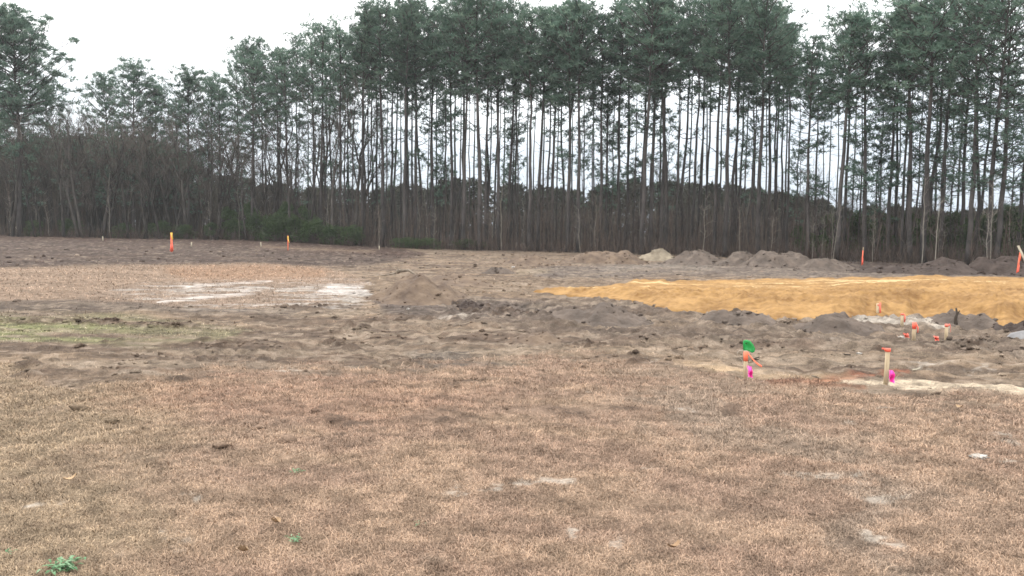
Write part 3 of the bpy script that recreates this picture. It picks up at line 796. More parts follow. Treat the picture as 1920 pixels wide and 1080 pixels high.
def tufts(P, Dr, q, n=7, ln=(0.20, 0.42), wd=0.052, spread=0.7):
    m = len(P)
    d = unit(Dr[:, None] * 0.7 + q.normal(0, spread, (m, n, 3)))
    L = q.uniform(ln[0], ln[1], (m, n, 1))
    s = unit(np.cross(d, q.normal(0, 1, (m, n, 3)))) * wd / 2
    b = P[:, None] + q.normal(0, 0.02, (m, n, 3))
    V = np.stack([b - s, b + s, b + d * L * 0.6 + s * 0.8, b + d * L], 2).reshape(-1, 3)
    k = np.arange(m * n) * 4
    Q = np.stack([k, k + 1, k + 2, k + 3], -1)
    sh = np.clip(np.repeat(q.random(m), n) * 0.75 + q.random(m * n) * 0.25, 0, 1)
    return V, Q, sh

def pine(seed, H=20.0, cb=0.55, cr=2.3, nl=46, r0=0.17, tuft_k=1.0, low=6, fork=False, wob=0.25, broad=False, name='pine_tree'):
    q = np.random.default_rng(seed)
    wood = MB(); lf = MB(); Ps, Ds = [], []
    nseg = 14
    hs = np.linspace(0, 1, nseg)
    wx = np.cumsum(q.normal(0, wob / 4, nseg)); wy = np.cumsum(q.normal(0, wob / 4, nseg)); wx -= wx[0]; wy -= wy[0]
    bend = q.normal(0, 0.35)
    wx *= 0.55; wy *= 0.55; bend *= 0.5; r0 *= 0.84
    path = np.stack([wx + bend * hs ** 2, wy, hs * H - 0.15], -1)
    rad = r0 * (1 - 0.86 * hs ** 1.15); rad[0] *= 1.25
    stems = [(path, rad)]
    if fork:
        fk = int(nseg * 0.5)
        stems = [(path[:], rad)]
        p2 = path[fk:].copy(); tt = np.linspace(0, 1, len(p2)); p2[:, 0] -= 0.9 * np.sqrt(tt) ; path[fk:, 0] += 0.45 * np.sqrt(tt)
        stems.append((p2, rad[fk:] * 0.8))
    for p, rd in stems: tube(wood, p, rd, 8)
    def interp(p, h):
        z = p[:, 2]; return np.array([np.interp(h, z, p[:, 0]), np.interp(h, z, p[:, 1]), h])
    golden = 2.4
    for si, (p, rd) in enumerate(stems):
        nn = nl if not fork else int(nl * 0.6)
        for k in range(nn + low):
            if k < nn:
                t = (k + q.random()) / nn
                h = H * (cb + (0.985 - cb) * t)
                if broad: prof = 0.55 + 0.6 * math.sin(math.pi * min(1, t * 0.95 + 0.12)) if t < 0.9 else 0.45
                else: prof = (0.35 + 0.75 * math.sin(math.pi * (0.12 + 0.80 * t))) if t < 0.92 else 0.35
                L = cr * prof * q.uniform(0.6, 1.08)
                elv = math.radians(q.uniform(-8, 22) + 48 * t)
            else:
                t = 0; h = H * q.uniform(max(0.28, cb - 0.26), cb); L = cr * q.uniform(0.35, 0.8); elv = math.radians(q.uniform(-12, 25))
            az = k * golden + q.uniform(-0.5, 0.5)
            d0 = np.array([math.cos(az) * math.cos(elv), math.sin(az) * math.cos(elv), math.sin(elv)])
            b0 = interp(p, h)
            s = np.linspace(0, 1, 5)
            br = b0 + d0 * (s * L)[:, None] + np.array([0, 0, 1]) * (0.22 * L * s ** 2)[:, None] + np.concatenate([[[0, 0, 0]], q.normal(0, 0.05 * L, (4, 3))])
            bare = (k >= nn and q.random() < 0.35)
            tube(wood, br, np.linspace(0.038, 0.014, 5) * (0.7 + 0.35 * L / 2), 4, False)
            if bare: continue
            # clumps at the end and part way
            nc = 2 + int(L / 0.75)
            for c in range(nc):
                f = 1.0 - 0.24 * c + q.uniform(-0.08, 0.08)
                if f < 0.25: continue
                pc = b0 + (br[-1] - b0) * f + q.normal(0, 0.16 + 0.10 * L * (c > 0), 3)
                tube(wood, np.stack([b0 + (br[-1] - b0) * max(0.05, f - 0.22), pc]), [0.020, 0.010], 3, False)
                m = max(3, int(q.uniform(4.5, 10) * tuft_k))
                rr_ = q.uniform(0.26, 0.55)
                off = unit(q.normal(0, 1, (m, 3))) * (q.random((m, 1)) ** 0.5) * np.array([rr_, rr_, rr_ * 0.62])
                Ps.append(pc + off); Ds.append(unit(off + np.array([0, 0, 0.25]) + d0 * 0.2))
    for k in range(14):     # dead stubs
        h = H * q.uniform(0.22, cb); az = q.uniform(0, 6.28); L = q.uniform(0.3, 1.1)
        d0 = np.array([math.cos(az), math.sin(az), q.uniform(-0.25, 0.35)]); b0 = interp(path, h)
        tube(wood, np.stack([b0, b0 + d0 * L * 0.5 + q.normal(0, .04, 3), b0 + d0 * L]), [0.016, 0.011, 0.005], 3, False)
    V, Q, sh = tufts(np.concatenate(Ps), np.concatenate(Ds), q)
    lf.add(V, None, Q, qc=sh)
    e = empty(name, (0, 0, -500))
    wood.build('trunk', M['bark'], e, True); lf.build('crown', M['needles'], e)
    e['H'] = H
    return e

def bare(seed, H=14.0, r0=0.10, spread=0.55, levels=5, first=0.3, mat='greybark', name='bare_tree', lean=0.0, upright=0.4, nb=3):
    q = np.random.default_rng(seed)
    wood = MB(); tw = MB()
    def grow(p, d, L, r, lv):
        ns_ = 5 if lv < 2 else 4
        pts = [p]; dd = d.copy()
        for s in range(ns_):
            dd = unit(dd + q.normal(0, 0.10 + 0.04 * lv, 3) + np.array([0, 0, 0.05 * upright]))
            pts.append(pts[-1] + dd * L / ns_)
        pts = np.array(pts)
        rds = np.linspace(r, r * (0.55 if lv < levels else 0.3), len(pts))
        tube(wood if lv <= 2 else tw, pts, np.maximum(rds, 0.006), 7 if lv == 0 else (5 if lv < 3 else 3), lv < 2)
        if lv >= levels: return
        m = nb + (1 if q.random() < 0.5 else 0)
        for b in range(m):
            f = 1.0 if b == 0 else q.uniform(first if lv == 0 else 0.2, 0.97)
            k = f * (len(pts) - 1); i0 = min(int(k), len(pts) - 2)
            bp = pts[i0] + (pts[i0 + 1] - pts[i0]) * (k - i0)
            side = unit(np.cross(dd, q.normal(0, 1, 3)))
            sp = spread * (0.45 if b == 0 else q.uniform(0.7, 1.35))
            nd = unit(dd + side * sp + np.array([0, 0, upright * 0.5]))
            grow(bp, nd, L * q.uniform(0.5, 0.78) * (1 if b == 0 else 0.85), max(0.007, rds[i0] * (0.8 if b == 0 else 0.55)), lv + 1)
    L0 = H * 0.42
    grow(np.array([0, 0, -0.1]), unit(np.array([lean, 0.03, 1.0])), L0, r0, 0)
    e = empty(name, (0, 0, -500))
    a_ = wood.build('trunk', M[mat], e, True); b_ = tw.build('branches', M['twigs' if mat != 'palebark' else mat], e)
    zs = max((v.co.z for v in b_.data.vertices), default=H)
    e['H'] = float(zs)
    return e

def sapling(seed, H=6.0, r0=0.028, mat='greybark'):
    q = np.random.default_rng(seed)
    wood = MB(); tw = MB()
    n = 10; s = np.linspace(0, 1, n)
    path = np.stack([np.cumsum(q.normal(0, 0.05, n)) + q.normal(0, 0.35) * s ** 2, np.cumsum(q.normal(0, 0.05, n)), s * H - 0.1], -1)
    tube(wood, path, r0 * (1 - 0.8 * s), 6)
    for k in range(16):
        f = q.uniform(0.25, 1.0); b0 = np.array([np.interp(f, s, path[:, c]) for c in range(3)])
        az = q.uniform(0, 6.28); L = q.uniform(0.5, 1.5) * (1.15 - f * 0.6)
        d = unit(np.array([math.cos(az), math.sin(az), q.uniform(0.5, 1.6)]))
        pts = np.stack([b0, b0 + d * L * 0.5 + q.normal(0, .05, 3), b0 + d * L + np.array([0, 0, 0.1])])
        tube(tw, pts, [0.011, 0.008, 0.004], 3, False)
        for _ in range(3):
            f2 = q.uniform(0.3, 0.9); p = pts[0] + (pts[2] - pts[0]) * f2; d2 = unit(d + q.normal(0, 0.6, 3))
            tube(tw, np.stack([p, p + d2 * L * 0.4]), [0.006, 0.003], 3, False)
    e = empty('bare_sapling', (0, 0, -500)); wood.build('stem', M[mat], e, True); tw.build('twigs', M['twigs' if mat != 'palebark' else mat], e)
    e['H'] = H
    return e

def shrub(seed, W=1.6, H=2.4, n=900, name='evergreen_shrub', leaf=(0.10, 0.2), wd=0.055):
    q = np.random.default_rng(seed)
    lf = MB(); wood = MB(); Ps, Ds = [], []
    for k in range(16):
        az = q.uniform(0, 6.28); t = q.random() ** 0.6
        c = np.array([math.cos(az) * W * 0.62 * q.random() ** 0.5, math.sin(az) * W * 0.62 * q.random() ** 0.5, H * (0.12 + 0.78 * t)])
        c[:2] *= 1.15 - 0.7 * t
        tube(wood, np.stack([[c[0] * 0.15, c[1] * 0.15, -0.05], c * np.array([0.6, 0.6, 0.6]), c]), [0.022, 0.015, 0.006], 4, False)
        m = n // 16; r_ = q.uniform(0.28, 0.55) * W * 0.7
        off = unit(q.normal(0, 1, (m, 3))) * (q.random((m, 1)) ** 0.4) * r_ * np.array([1, 1, 0.8])
        Ps.append(c + off); Ds.append(unit(off))
    P = np.concatenate(Ps); P[:, 2] = np.maximum(P[:, 2], 0.05)
    V, Q, sh = tufts(P, np.concatenate(Ds), q, 4, leaf, wd, 0.8)
    lf.add(V, None, Q, qc=sh)
    e = empty(name, (0, 0, -500)); lf.build('foliage', M['shrub'], e); wood.build('stem', M['twigs'], e)
    e['H'] = H
    return e

ORD = ['first', 'second', 'third', 'fourth', 'fifth', 'sixth', 'seventh', 'eighth', 'ninth', 'tenth', 'eleventh', 'twelfth', 'thirteenth', 'fourteenth', 'fifteenth', 'sixteenth', 'seventeenth', 'eighteenth', 'nineteenth', 'twentieth', 'twenty-first', 'twenty-second', 'twenty-third', 'twenty-fourth', 'twenty-fifth', 'twenty-sixth', 'twenty-seventh', 'twenty-eighth', 'twenty-ninth', 'thirtieth', 'thirty-first', 'thirty-second', 'thirty-third', 'thirty-fourth', 'thirty-fifth']
used = set()
def put(proto, x, y, hgt, rz, wide=1.0, tilt=(0, 0)):
    o = proto if proto.name not in used else copy_tree(proto)
    used.add(o.name)
    s = hgt / proto['H']
    o.location = (x, y, gz(x, y) - 0.05); o.rotation_euler = (tilt[0], tilt[1], rz); o.scale = (s * wide, s * wide, s)
    return o

SKY_X = [-100, 0, 37, 90, 110, 150, 180, 210, 250, 285, 310, 350, 385, 420, 440, 475, 500, 530, 560, 600, 640, 680, 710, 740, 770, 800, 850, 900, 960, 1000, 1040, 1090, 1130, 1180, 1250, 1300, 1380, 1440, 1480, 1520, 1545, 1580, 1620, 1655, 1690, 1720, 1780, 1850, 1920, 2100]
SKY_Y = [60, 60, 45, 70, 120, 160, 150, 130, 122, 132, 165, 142, 160, 120, 92, 82, 95, 85, 62, 46, 66, 20, 8, 22, -2, 20, 8, -4, 4, 22, 14, 6, 22, -6, -12, -4, -20, 0, 42, 82, 96, 12, 22, 66, 4, -30, -40, -25, -35, -40]
skyline = lambda u: float(np.interp(u, SKY_X, SKY_Y))

PV = {
    'A': pine(101, cb=0.61, cr=2.35, nl=36, low=2, tuft_k=0.85),
    'B': pine(102, cb=0.66, cr=2.1, nl=32, low=1, tuft_k=0.85),
    'C': pine(103, cb=0.59, cr=2.6, nl=38, low=4, tuft_k=0.85),
    'D': pine(104, cb=0.68, cr=1.8, nl=26, low=1, r0=0.15, wob=0.4),
    'E': pine(105, cb=0.48, cr=2.4, nl=36, low=9, tuft_k=0.85),
    'F': pine(106, cb=0.63, cr=2.2, nl=34, low=2, tuft_k=0.85, r0=0.16, wob=0.5),
    'K': pine(107, cb=0.60, cr=2.2, nl=50, low=2, fork=True),
    'W': pine(108, cb=0.52, cr=4.4, nl=110, low=7, broad=True, r0=0.26, tuft_k=1.9),
    'T': pine(114, cb=0.84, cr=1.3, nl=11, low=2, r0=0.12, wob=0.5),
    'P': pine(115, cb=0.78, cr=1.5, nl=15, low=2, r0=0.13, wob=0.3),
    'X': pine(112, cb=0.50, cr=2.6, nl=32, low=12, tuft_k=0.6),
    'Y': pine(113, cb=0.55, cr=2.3, nl=34, low=9, tuft_k=0.62, wob=0.45),
    'V': pine(109, cb=0.48, cr=3.4, nl=66, low=10, broad=True, r0=0.20, tuft_k=1.3),
    'S': pine(110, H=14, cb=0.40, cr=1.5, nl=26, low=12, r0=0.09, tuft_k=0.7, wob=0.5),
    'U': pine(111, H=14, cb=0.55, cr=1.3, nl=20, low=6, r0=0.085, tuft_k=0.8, wob=0.7),
}
# (px at mid trunk, thickness, variant, depth behind the edge, drop of the top below the skyline, tilt to the right in degrees)
PINES = [
    (37, 1.25, 'W', 0, 0, 0), (-22, 1.0, 'V', 4, 20, 0), (8, 0.8, 'V', 10, 120, -2), (100, .6, 'V', 9, 70, 3),
    (250, 1.0, 'V', 3, 0, 0), (288, .8, 'V', 6, 26, 2), (215, .8, 'V', 8, 25, -3), (354, .9, 'V', 2, 0, 0), (331, .7, 'E', 7, 40, 0), (395, .75, 'V', 5, 0, 0), (417, .9, 'E', 2, 50, -2),
    (440, .8, 'C', 8, 0, 1), (472, 1.0, 'C', 0, 30, 0), (478, .9, 'V', 6, 0, 0), (495, .75, 'A', 9, 20, 0), (523, .85, 'B', 4, 10, 0), (530, .8, 'C', 8, 30, 0), (540, 1.05, 'A', 1, 25, 0), (553, .85, 'F', 6, 0, 0),
    (586, .9, 'A', 5, 10, 1), (602, .95, 'C', 2, 0, 0), (608, .8, 'B', 8, 20, 0), (620, .8, 'F', 6, 30, 0), (637, 1.0, 'A', 1, 0, -1), (655, .7, 'D', 7, 20, 0),
    (679, 1.0, 'B', 1, 0, 0), (686, .8, 'A', 5, 15, 0), (700, .7, 'D', 8, 20, 1), (707, .8, 'C', 6, 10, 0), (716, 1.25, 'A', 0, 0, -0.5), (735, .85, 'F', 3, 10, 0), (742, .7, 'B', 8, 0, 0),
    (758, 1.1, 'B', 0, 10, 0), (767, .8, 'A', 5, 20, 0), (774, .7, 'D', 7, 0, 0), (781, 1.0, 'C', 2, 0, 0), (788, .75, 'F', 8, 20, 1), (812, .95, 'E', 3, 0, 0), (831, .7, 'D', 6, 30, 0), (846, 1.05, 'A', 1, 20, -0.5),
    (855, .8, 'B', 7, 10, 0), (867, 1.1, 'F', 2, 0, 0), (871, 1.0, 'A', 0, 5, 0), (899, 1.55, 'A', 0, 0, 0), (908, .8, 'B', 4, 10, 1), (918, .75, 'F', 6, 15, 1), (925, .7, 'D', 7, 0, 1.5), (934, 1.0, 'C', 1, 10, 0), (952, 1.0, 'A', 2, 0, 2),
    (964, .7, 'E', 6, 40, 0), (995, 1.2, 'B', 0, 8, 0), (1010, 1.15, 'A', 1, 0, 0), (1024, .8, 'D', 5, 30, 1.5), (1036, .9, 'C', 2, 10, 0.5), (1054, .7, 'B', 6, 10, 0), (1065, 1.2, 'K', 0, 5, 0), (1084, 1.15, 'A', 0, 0, 1.2),
    (1126, 1.0, 'C', 1, 10, 0), (1138, .85, 'E', 2, 60, -1), (1163, .95, 'F', 2, 10, 1), (1172, .85, 'B', 5, 0, 0), (1198, .9, 'E', 4, 20, 0.5), (1207, 1.5, 'A', 0, 0, 0.3), (1223, .95, 'C', 2, 10, 1), (1235, .7, 'D', 7, 15, 0),
    (1242, .9, 'B', 3, 0, 0.5), (1251, 1.25, 'A', 1, 5, 1.5), (1280, .8, 'F', 5, 10, 0), (1299, .85, 'B', 3, 20, -2), (1309, .85, 'A', 5, 0, 0), (1322, .7, 'D', 6, 10, 0), (1339, 1.0, 'C', 1, 15, 0),
    (1362, 1.3, 'B', -1, 0, 0.6), (1370, .8, 'A', 5, 20, 0), (1378, .8, 'F', 4, 10, 0.5), (1384, .8, 'D', 6, 30, 1), (1407, .6, 'U', 2, 170, -6), (1424, 1.2, 'C', 0, 0, 0.8), (1441, .95, 'A', 2, 20, 0), (1455, .75, 'B', 5, 10, 1),
    (1468, .7, 'D', 5, 30, 1.2), (1479, .7, 'B', 4, 20, 0.5), (1517, .95, 'E', 1, 0, 0.5), (1530, .8, 'D', 4, 15, 0.8), (1573, 1.3, 'A', 0, 0, 0.6), (1586, .85, 'C', 3, 15, 0.8), (1626, 1.2, 'E', 0, 0, 0.5), (1640, .8, 'U', 2, 150, -4),
    (1665, .9, 'B', 2, 0, 1), (1680, .8, 'A', 3, 10, 1), (1692, .75, 'D', 1, 0, 1.2), (1711, 1.15, 'E', 0, 10, 1.8), (1736, 1.5, 'A', -1, 0, 0.8), (1743, .9, 'F', 4, 10, 0.5), (1766, .9, 'C', 1, 0, 0.8), (1808, .8, 'E', 3, 20, 1.5),
    (1819, 1.2, 'E', 0, 0, 0.6), (1831, .8, 'B', 2, 10, 1), (1838, .7, 'D', 4, 0, 1), (1856, 1.15, 'C', 0, 0, 3.2), (1873, 1.3, 'E', 0, 0, 3.0), (1912, .9, 'E', 2, 10, 1), (1940, 1.0, 'C', 1, 0, 1), (1985, 1.0, 'A', 2, 0, 1),
    (1100, .5, 'U', 5, 200, 1), (960, .5, 'U', 7, 220, -1), (825, .55, 'S', 5, 180, 0), (1145, .55, 'S', 4, 190, 1), (1498, .55, 'S', 5, 210, -1), (1610, .5, 'S', 6, 260, 0), (1655, .55, 'S', 3, 180, 1), (1725, .6, 'S', 4, 150, 0),
    (1780, .6, 'S', 5, 160, 0), (58, .7, 'S', 2, 190, 0), (128, .75, 'S', 3, 100, 0), (172, .7, 'S', 5, 105, 1), (205, .75, 'S', 2, 105, 0), (232, .7, 'S', 4, 115, 0), (272, .75, 'S', 3, 112, 0), (318, .7, 'S', 5, 105, 0), (365, .65, 'S', 4, 140, 0), (450, .65, 'S', 5, 190, 0), (1895, .6, 'S', 4, 190, 0), (720, .55, 'S', 7, 190, 1), (650, .6, 'S', 5, 150, -1), (560, .6, 'S', 6, 160, 1), (1250, .5, 'S', 6, 220, 0),
]
for k_, px_ in enumerate([664, 693, 724, 750, 763, 798, 806, 822, 838, 861, 880, 889, 913, 930, 943, 958, 972, 985, 1003, 1017, 1030, 1045, 1075, 1095, 1110, 1118, 1150, 1156, 1180, 1190, 1215, 1265, 1273, 1290, 1315, 1330, 1350, 1393, 1402, 1415, 1435, 1449, 1462, 1474, 1497, 1505, 1540, 1552, 1563, 1600, 1612, 1650, 1672, 1700, 1722, 1755, 1775, 1795, 560, 575, 610, 645]):
    PINES.append((px_ + (k_ * 37 % 7) - 3, 0.48 + 0.04 * (k_ * 13 % 8), 'TP'[k_ % 2], 2 + (k_ * 29 % 8), 10 + (k_ * 41 % 70), (k_ * 17 % 5 - 2) * 0.5))
pq = np.random.default_rng(44)
PIN = []
for (px, thk, var, dep, drop, tilt) in PINES:
    D_ = float(tree_d(px)) + dep * 1.6 + pq.uniform(0, 1.2) + 0.8
    x, y = along(px, D_)
    top = skyline(px) + drop + pq.uniform(-4, 6)
    h = height_at(px, top, D_) - gz(x, y)
    if px > 1740 and var in 'ABCEF': var = 'X' if var in 'CE' else 'Y'
    if dep >= 5 and var in 'ABCF': var = 'D' if (int(px) % 2) else 'Y'
    proto = PV[var]
    wide = thk ** 0.6 * (20.0 / h) ** 0.5 * (1.05 if var in 'WV' else 1.12)
    o = put(proto, x, y, h, pq.uniform(0, 6.28), wide, (0, math.radians(tilt)))
    PIN.append([px, thk, var, tilt, o])
PIN.sort(key=lambda t: t[0])
ANCH = {37: ('tall broad crowned pine standing alone above the wood at the far left', 'the tall broad pine at far left'),
        472: ('dark straight pine behind the green shrubs, right of the orange stake', 'the dark pine behind the green shrubs'),
        716: ('thick pine with a swollen foot at the left end of the close stand', 'the swollen footed pine'),
        899: ('thickest pale grey pine trunk in the middle of the close stand', 'the thickest middle pine'),
        1065: ('forked pine whose trunk splits in two halfway up', 'the forked pine'),
        1207: ('very thick pine rising behind the pale spoil heap', 'the very thick pine behind the pale heap'),
        1362: ('tall pine with bare pinkish trunk behind the grey spoil heaps', 'the bare pinkish pine'),
        1573: ('stout straight pine at the right side of the dip in the treetops', 'the stout pine beside the treetop dip'),
        1736: ('stout leafy pine among low sprays left of the leaning pair', 'the stout pine among low sprays'),
        1873: ('thick leaning pine, right one of the leaning pair at right edge', 'the right leaning pine')}
last, k = None, 0
for it in PIN:
    px, thk, var, tilt, o = it
    if px in ANCH:
        lab = ANCH[px][0]; last = ANCH[px][1]; k = 0
    else:
        k += 1
        look = 'short thin' if var in 'SU' else ('slim' if thk < 0.82 else ('thick' if thk > 1.08 else 'straight'))
        if abs(tilt) >= 2: look = 'leaning ' + ('thin' if thk < 0.82 else 'thick')
        if last is None: lab = '%s pine, %s trunk left of the tall broad pine at far left' % (look, ORD[[t[0] for t in PIN].index(37) - k])
        else: lab = '%s pine, %s trunk right of %s' % (look, ORD[k - 1], last)
    tag(o, lab, 'pine tree', 'pines along the edge of the wood')

BV = [bare(201, 14, 0.17, 0.5), bare(202, 15, 0.16, 0.42, first=0.4), bare(203, 12, 0.13, 0.6), bare(204, 16, 0.18, 0.38, upright=0.7), bare(205, 10, 0.06, 0.5, levels=4, nb=4)]
BARES = [(155, 128, 1, 0, 1.0), (128, 150, 0, 6, .9), (188, 175, 3, 2, 1.0), (75, 200, 2, 1, .9), (30, 210, 0, 8, .9), (205, 165, 1, 7, .9), (230, 200, 2, 4, .9), (305, 170, 3, 3, 1.0), (320, 190, 0, 1, 1.0), (270, 190, 1, 0, 1.0),
         (375, 170, 1, 3, 1.0), (405, 185, 0, 0, 1.1), (432, 190, 2, 2, 1.0), (455, 165, 3, 5, 1.0), (510, 150, 0, 3, 1.0), (565, 150, 1, 2, 1.0), (592, 120, 3, 3, .9), (625, 110, 1, 0, .9), (665, 85, 3, 1, .9), (690, 120, 0, 3, .9),
         (655, 210, 2, 5, .9), (725, 290, 4, 5, .8), (800, 300, 4, 6, .8), (960, 270, 4, 6, .8), (1095, 300, 4, 5, .8), (1185, 300, 4, 4, .8), (1265, 250, 4, 5, .9), (1290, 270, 2, 3, .8), (1500, 300, 4, 4, .8), (1545, 270, 4, 5, .8),
         (1595, 285, 4, 3, .8), (1608, 310, 4, 6, .8), (1650, 300, 4, 4, .8), (1560, 330, 4, 2, .8), (1790, 310, 4, 3, .8), (1720, 280, 4, 6, .8), (1885, 300, 4, 3, .8), (490, 240, 2, 1, 1.0), (535, 230, 2, 5, .9), (345, 220, 2, 5, 1.0), (15, 230, 3, 3, .9), (95, 215, 1, 3, .9), (142, 190, 3, 4, .9), (168, 215, 0, 3, .8), (218, 205, 3, 1, .9), (262, 225, 2, 2, .9), (282, 215, 1, 4, .9), (335, 240, 3, 2, .8), (365, 230, 4, 3, .9), (388, 245, 2, 1, .9), (412, 240, 4, 5, .9), (470, 260, 4, 2, 1.0), (505, 265, 2, 4, .9), (22, 190, 3, -.5, 1.2), (66, 215, 1, 0, 1.0), (118, 200, 3, .5, 1.1), (147, 180, 1, -.3, 1.2), (192, 190, 3, -.5, 1.3), (199, 210, 1, .4, 1.1), (240, 215, 3, 0, 1.1), (276, 200, 1, .6, 1.1), (298, 220, 3, -.4, 1.0), (326, 215, 1, 0, 1.0), (349, 200, 3, .3, 1.2), (382, 215, 1, -.2, 1.0), (425, 210, 3, .3, 1.1), (462, 215, 1, 0, 1.0), (500, 200, 3, .5, 1.0), (548, 210, 1, 0, 1.0), (580, 190, 3, .6, .9), (110, 230, 4, 2, 1.0), (55, 240, 4, 4, 1.0), (290, 240, 4, 5, 1.0), (178, 250, 4, 1, 1.1)]
BL = []
for (px, top, var, dep, thk) in BARES:
    D_ = float(tree_d(px)) + dep * 1.5 + pq.uniform(0, 1) + 0.4
    x, y = along(px, D_)
    h = height_at(px, top, D_) - gz(x, y)
    o = put(BV[var], x, y, h, pq.uniform(0, 6.28), thk * (1.0 if var != 4 else 1.1))
    BL.append((px, var, h, o))
BL.sort(key=lambda t: t[0])
MARKS = [(-999, 'the tall broad pine at far left', 37), (250, 'the round crowned pine on the left', 250), (322, 'the tall orange stake at left', 322), (540, 'the yellow topped orange stake', 540), (716, 'the swollen footed pine', 716), (899, 'the thickest middle pine', 899), (1065, 'the forked pine', 1065), (1236, 'the pale spoil heap', 1236), (1470, 'the flat topped spoil heap', 1470), (1616, 'the orange stake by the wood', 1616), (1736, 'the stout pine among low sprays', 1736), (1862, 'the leaning pair of pines', 1862)]
def relate(items, what, cat, group, look):
    cnt = {}
    for it in items:
        px, o = it[0], it[-1]
        m = [mk_ for mk_ in MARKS if mk_[0] <= px][-1]
        if m[0] == -999:
            word = 'right of' if px >= m[2] else 'left of'
        else: word = 'right of'
        key = (m[1], word); cnt[key] = cnt.get(key, 0) + 1
        tag(o, '%s %s, %s %s %s' % (look(it), what, ORD[cnt[key] - 1], word, m[1]), cat, group)
relate(BL, 'leafless tree', 'bare tree', 'leafless trees in the wood', lambda t: 'small grey' if t[1] == 4 else ('wide branching' if t[1] in (0, 2) else 'tall upright'))

SV = [sapling(301), sapling(302, 7, 0.03), sapling(303, 5, 0.024), sapling(304, 8, 0.035, 'palebark'), sapling(305, 6, 0.03, 'palebark')]
SAPL = [(447, 350, 3, -0.4), (1564, 380, 3, -1.5), (1620, 395, 1, -1), (1734, 330, 3, -1.6), (1757, 350, 4, -1.2), (1862, 330, 3, -1.4), (1858, 380, 4, -1), (1545, 400, 4, -.8), (1526, 405, 4, -1), (1390, 385, 3, -1.2), (1318, 370, 4, -.8), (1245, 390, 1, -1),
        (710, 380, 3, -.5), (395, 380, 4, -.3), (418, 390, 0, -.5), (1690, 380, 0, -.7), (1660, 400, 2, -1), (1800, 390, 1, -1), (1640, 390, 4, -1), (1840, 400, 0, -1), (1900, 380, 1, -1), (1445, 395, 4, -.6), (1160, 385, 1, -.5), (1090, 390, 4, -.5), (1035, 395, 0, -.4), (925, 390, 4, -.2), (815, 390, 4, 0), (675, 370, 1, 0), (600, 380, 0, 0), (560, 390, 2, 0)]
sq = np.random.default_rng(9)
for k in range(64):
    px = sq.uniform(-10, 1930)
    SAPL.append((px, base_y(px) - sq.uniform(70, 140), int(sq.choice([0, 1, 2, 0, 1, 4, 3])), sq.uniform(-0.8, 6)))
SL = []
for (px, top, var, dep) in SAPL:
    D_ = float(tree_d(px)) + dep
    x, y = along(px, D_)
    h = height_at(px, top, D_) - gz(x, y)
    o = put(SV[var], x, y, h, sq.uniform(0, 6.28), 1.25, (0, math.radians(sq.normal(0, 3))))
    SL.append((px, var, o))
SL.sort(key=lambda t: t[0])
relate(SL, 'sapling stem', 'sapling', 'bare saplings at the foot of the wood', lambda t: 'thin pale' if t[1] >= 3 else 'thin grey')

BSH = [shrub(401), shrub(402, 1.9, 2.0), shrub(403, 1.3, 3.0)]
SHR = [(395, 415, 2, 0), (440, 405, 0, .5), (480, 396, 0, -.5), (515, 402, 1, -1), (552, 398, 0, -.6), (590, 410, 1, 0), (430, 385, 2, 2), (470, 378, 2, 3), (535, 375, 2, 2), (575, 382, 2, 3), (625, 418, 0, 0), (660, 424, 1, .5), (350, 418, 0, 1), (300, 415, 1, 2), (760, 445, 1, 1), (800, 446, 1, .5), (880, 448, 1, 2),
       (1500, 420, 2, 6), (1560, 398, 2, 7), (1610, 392, 0, 8), (1655, 396, 2, 6), (1700, 388, 2, 7), (1750, 396, 0, 6), (1795, 392, 2, 7), (1840, 396, 0, 6), (1885, 384, 2, 5), (1930, 388, 0, 5), (1530, 440, 1, 5), (230, 415, 0, 3), (60, 410, 0, 3), (130, 412, 1, 3)]
HL = []
for (px, top, var, dep) in SHR:
    D_ = float(tree_d(px)) + dep
    x, y = along(px, D_)
    h = max(0.6, height_at(px, top, D_) - gz(x, y))
    o = put(BSH[var], x, y, h, sq.uniform(0, 6.28), (2.6 / h if h < 2 else 1.0) * (0.55 if dep >= 5 and h > 3.5 else 0.9))
    HL.append((px, var, o))
HL.sort(key=lambda t: t[0])
relate(HL, 'evergreen shrub', 'shrub', 'evergreen shrubs under the trees', lambda t: ['round green', 'low spreading green', 'upright dark green'][t[1]])

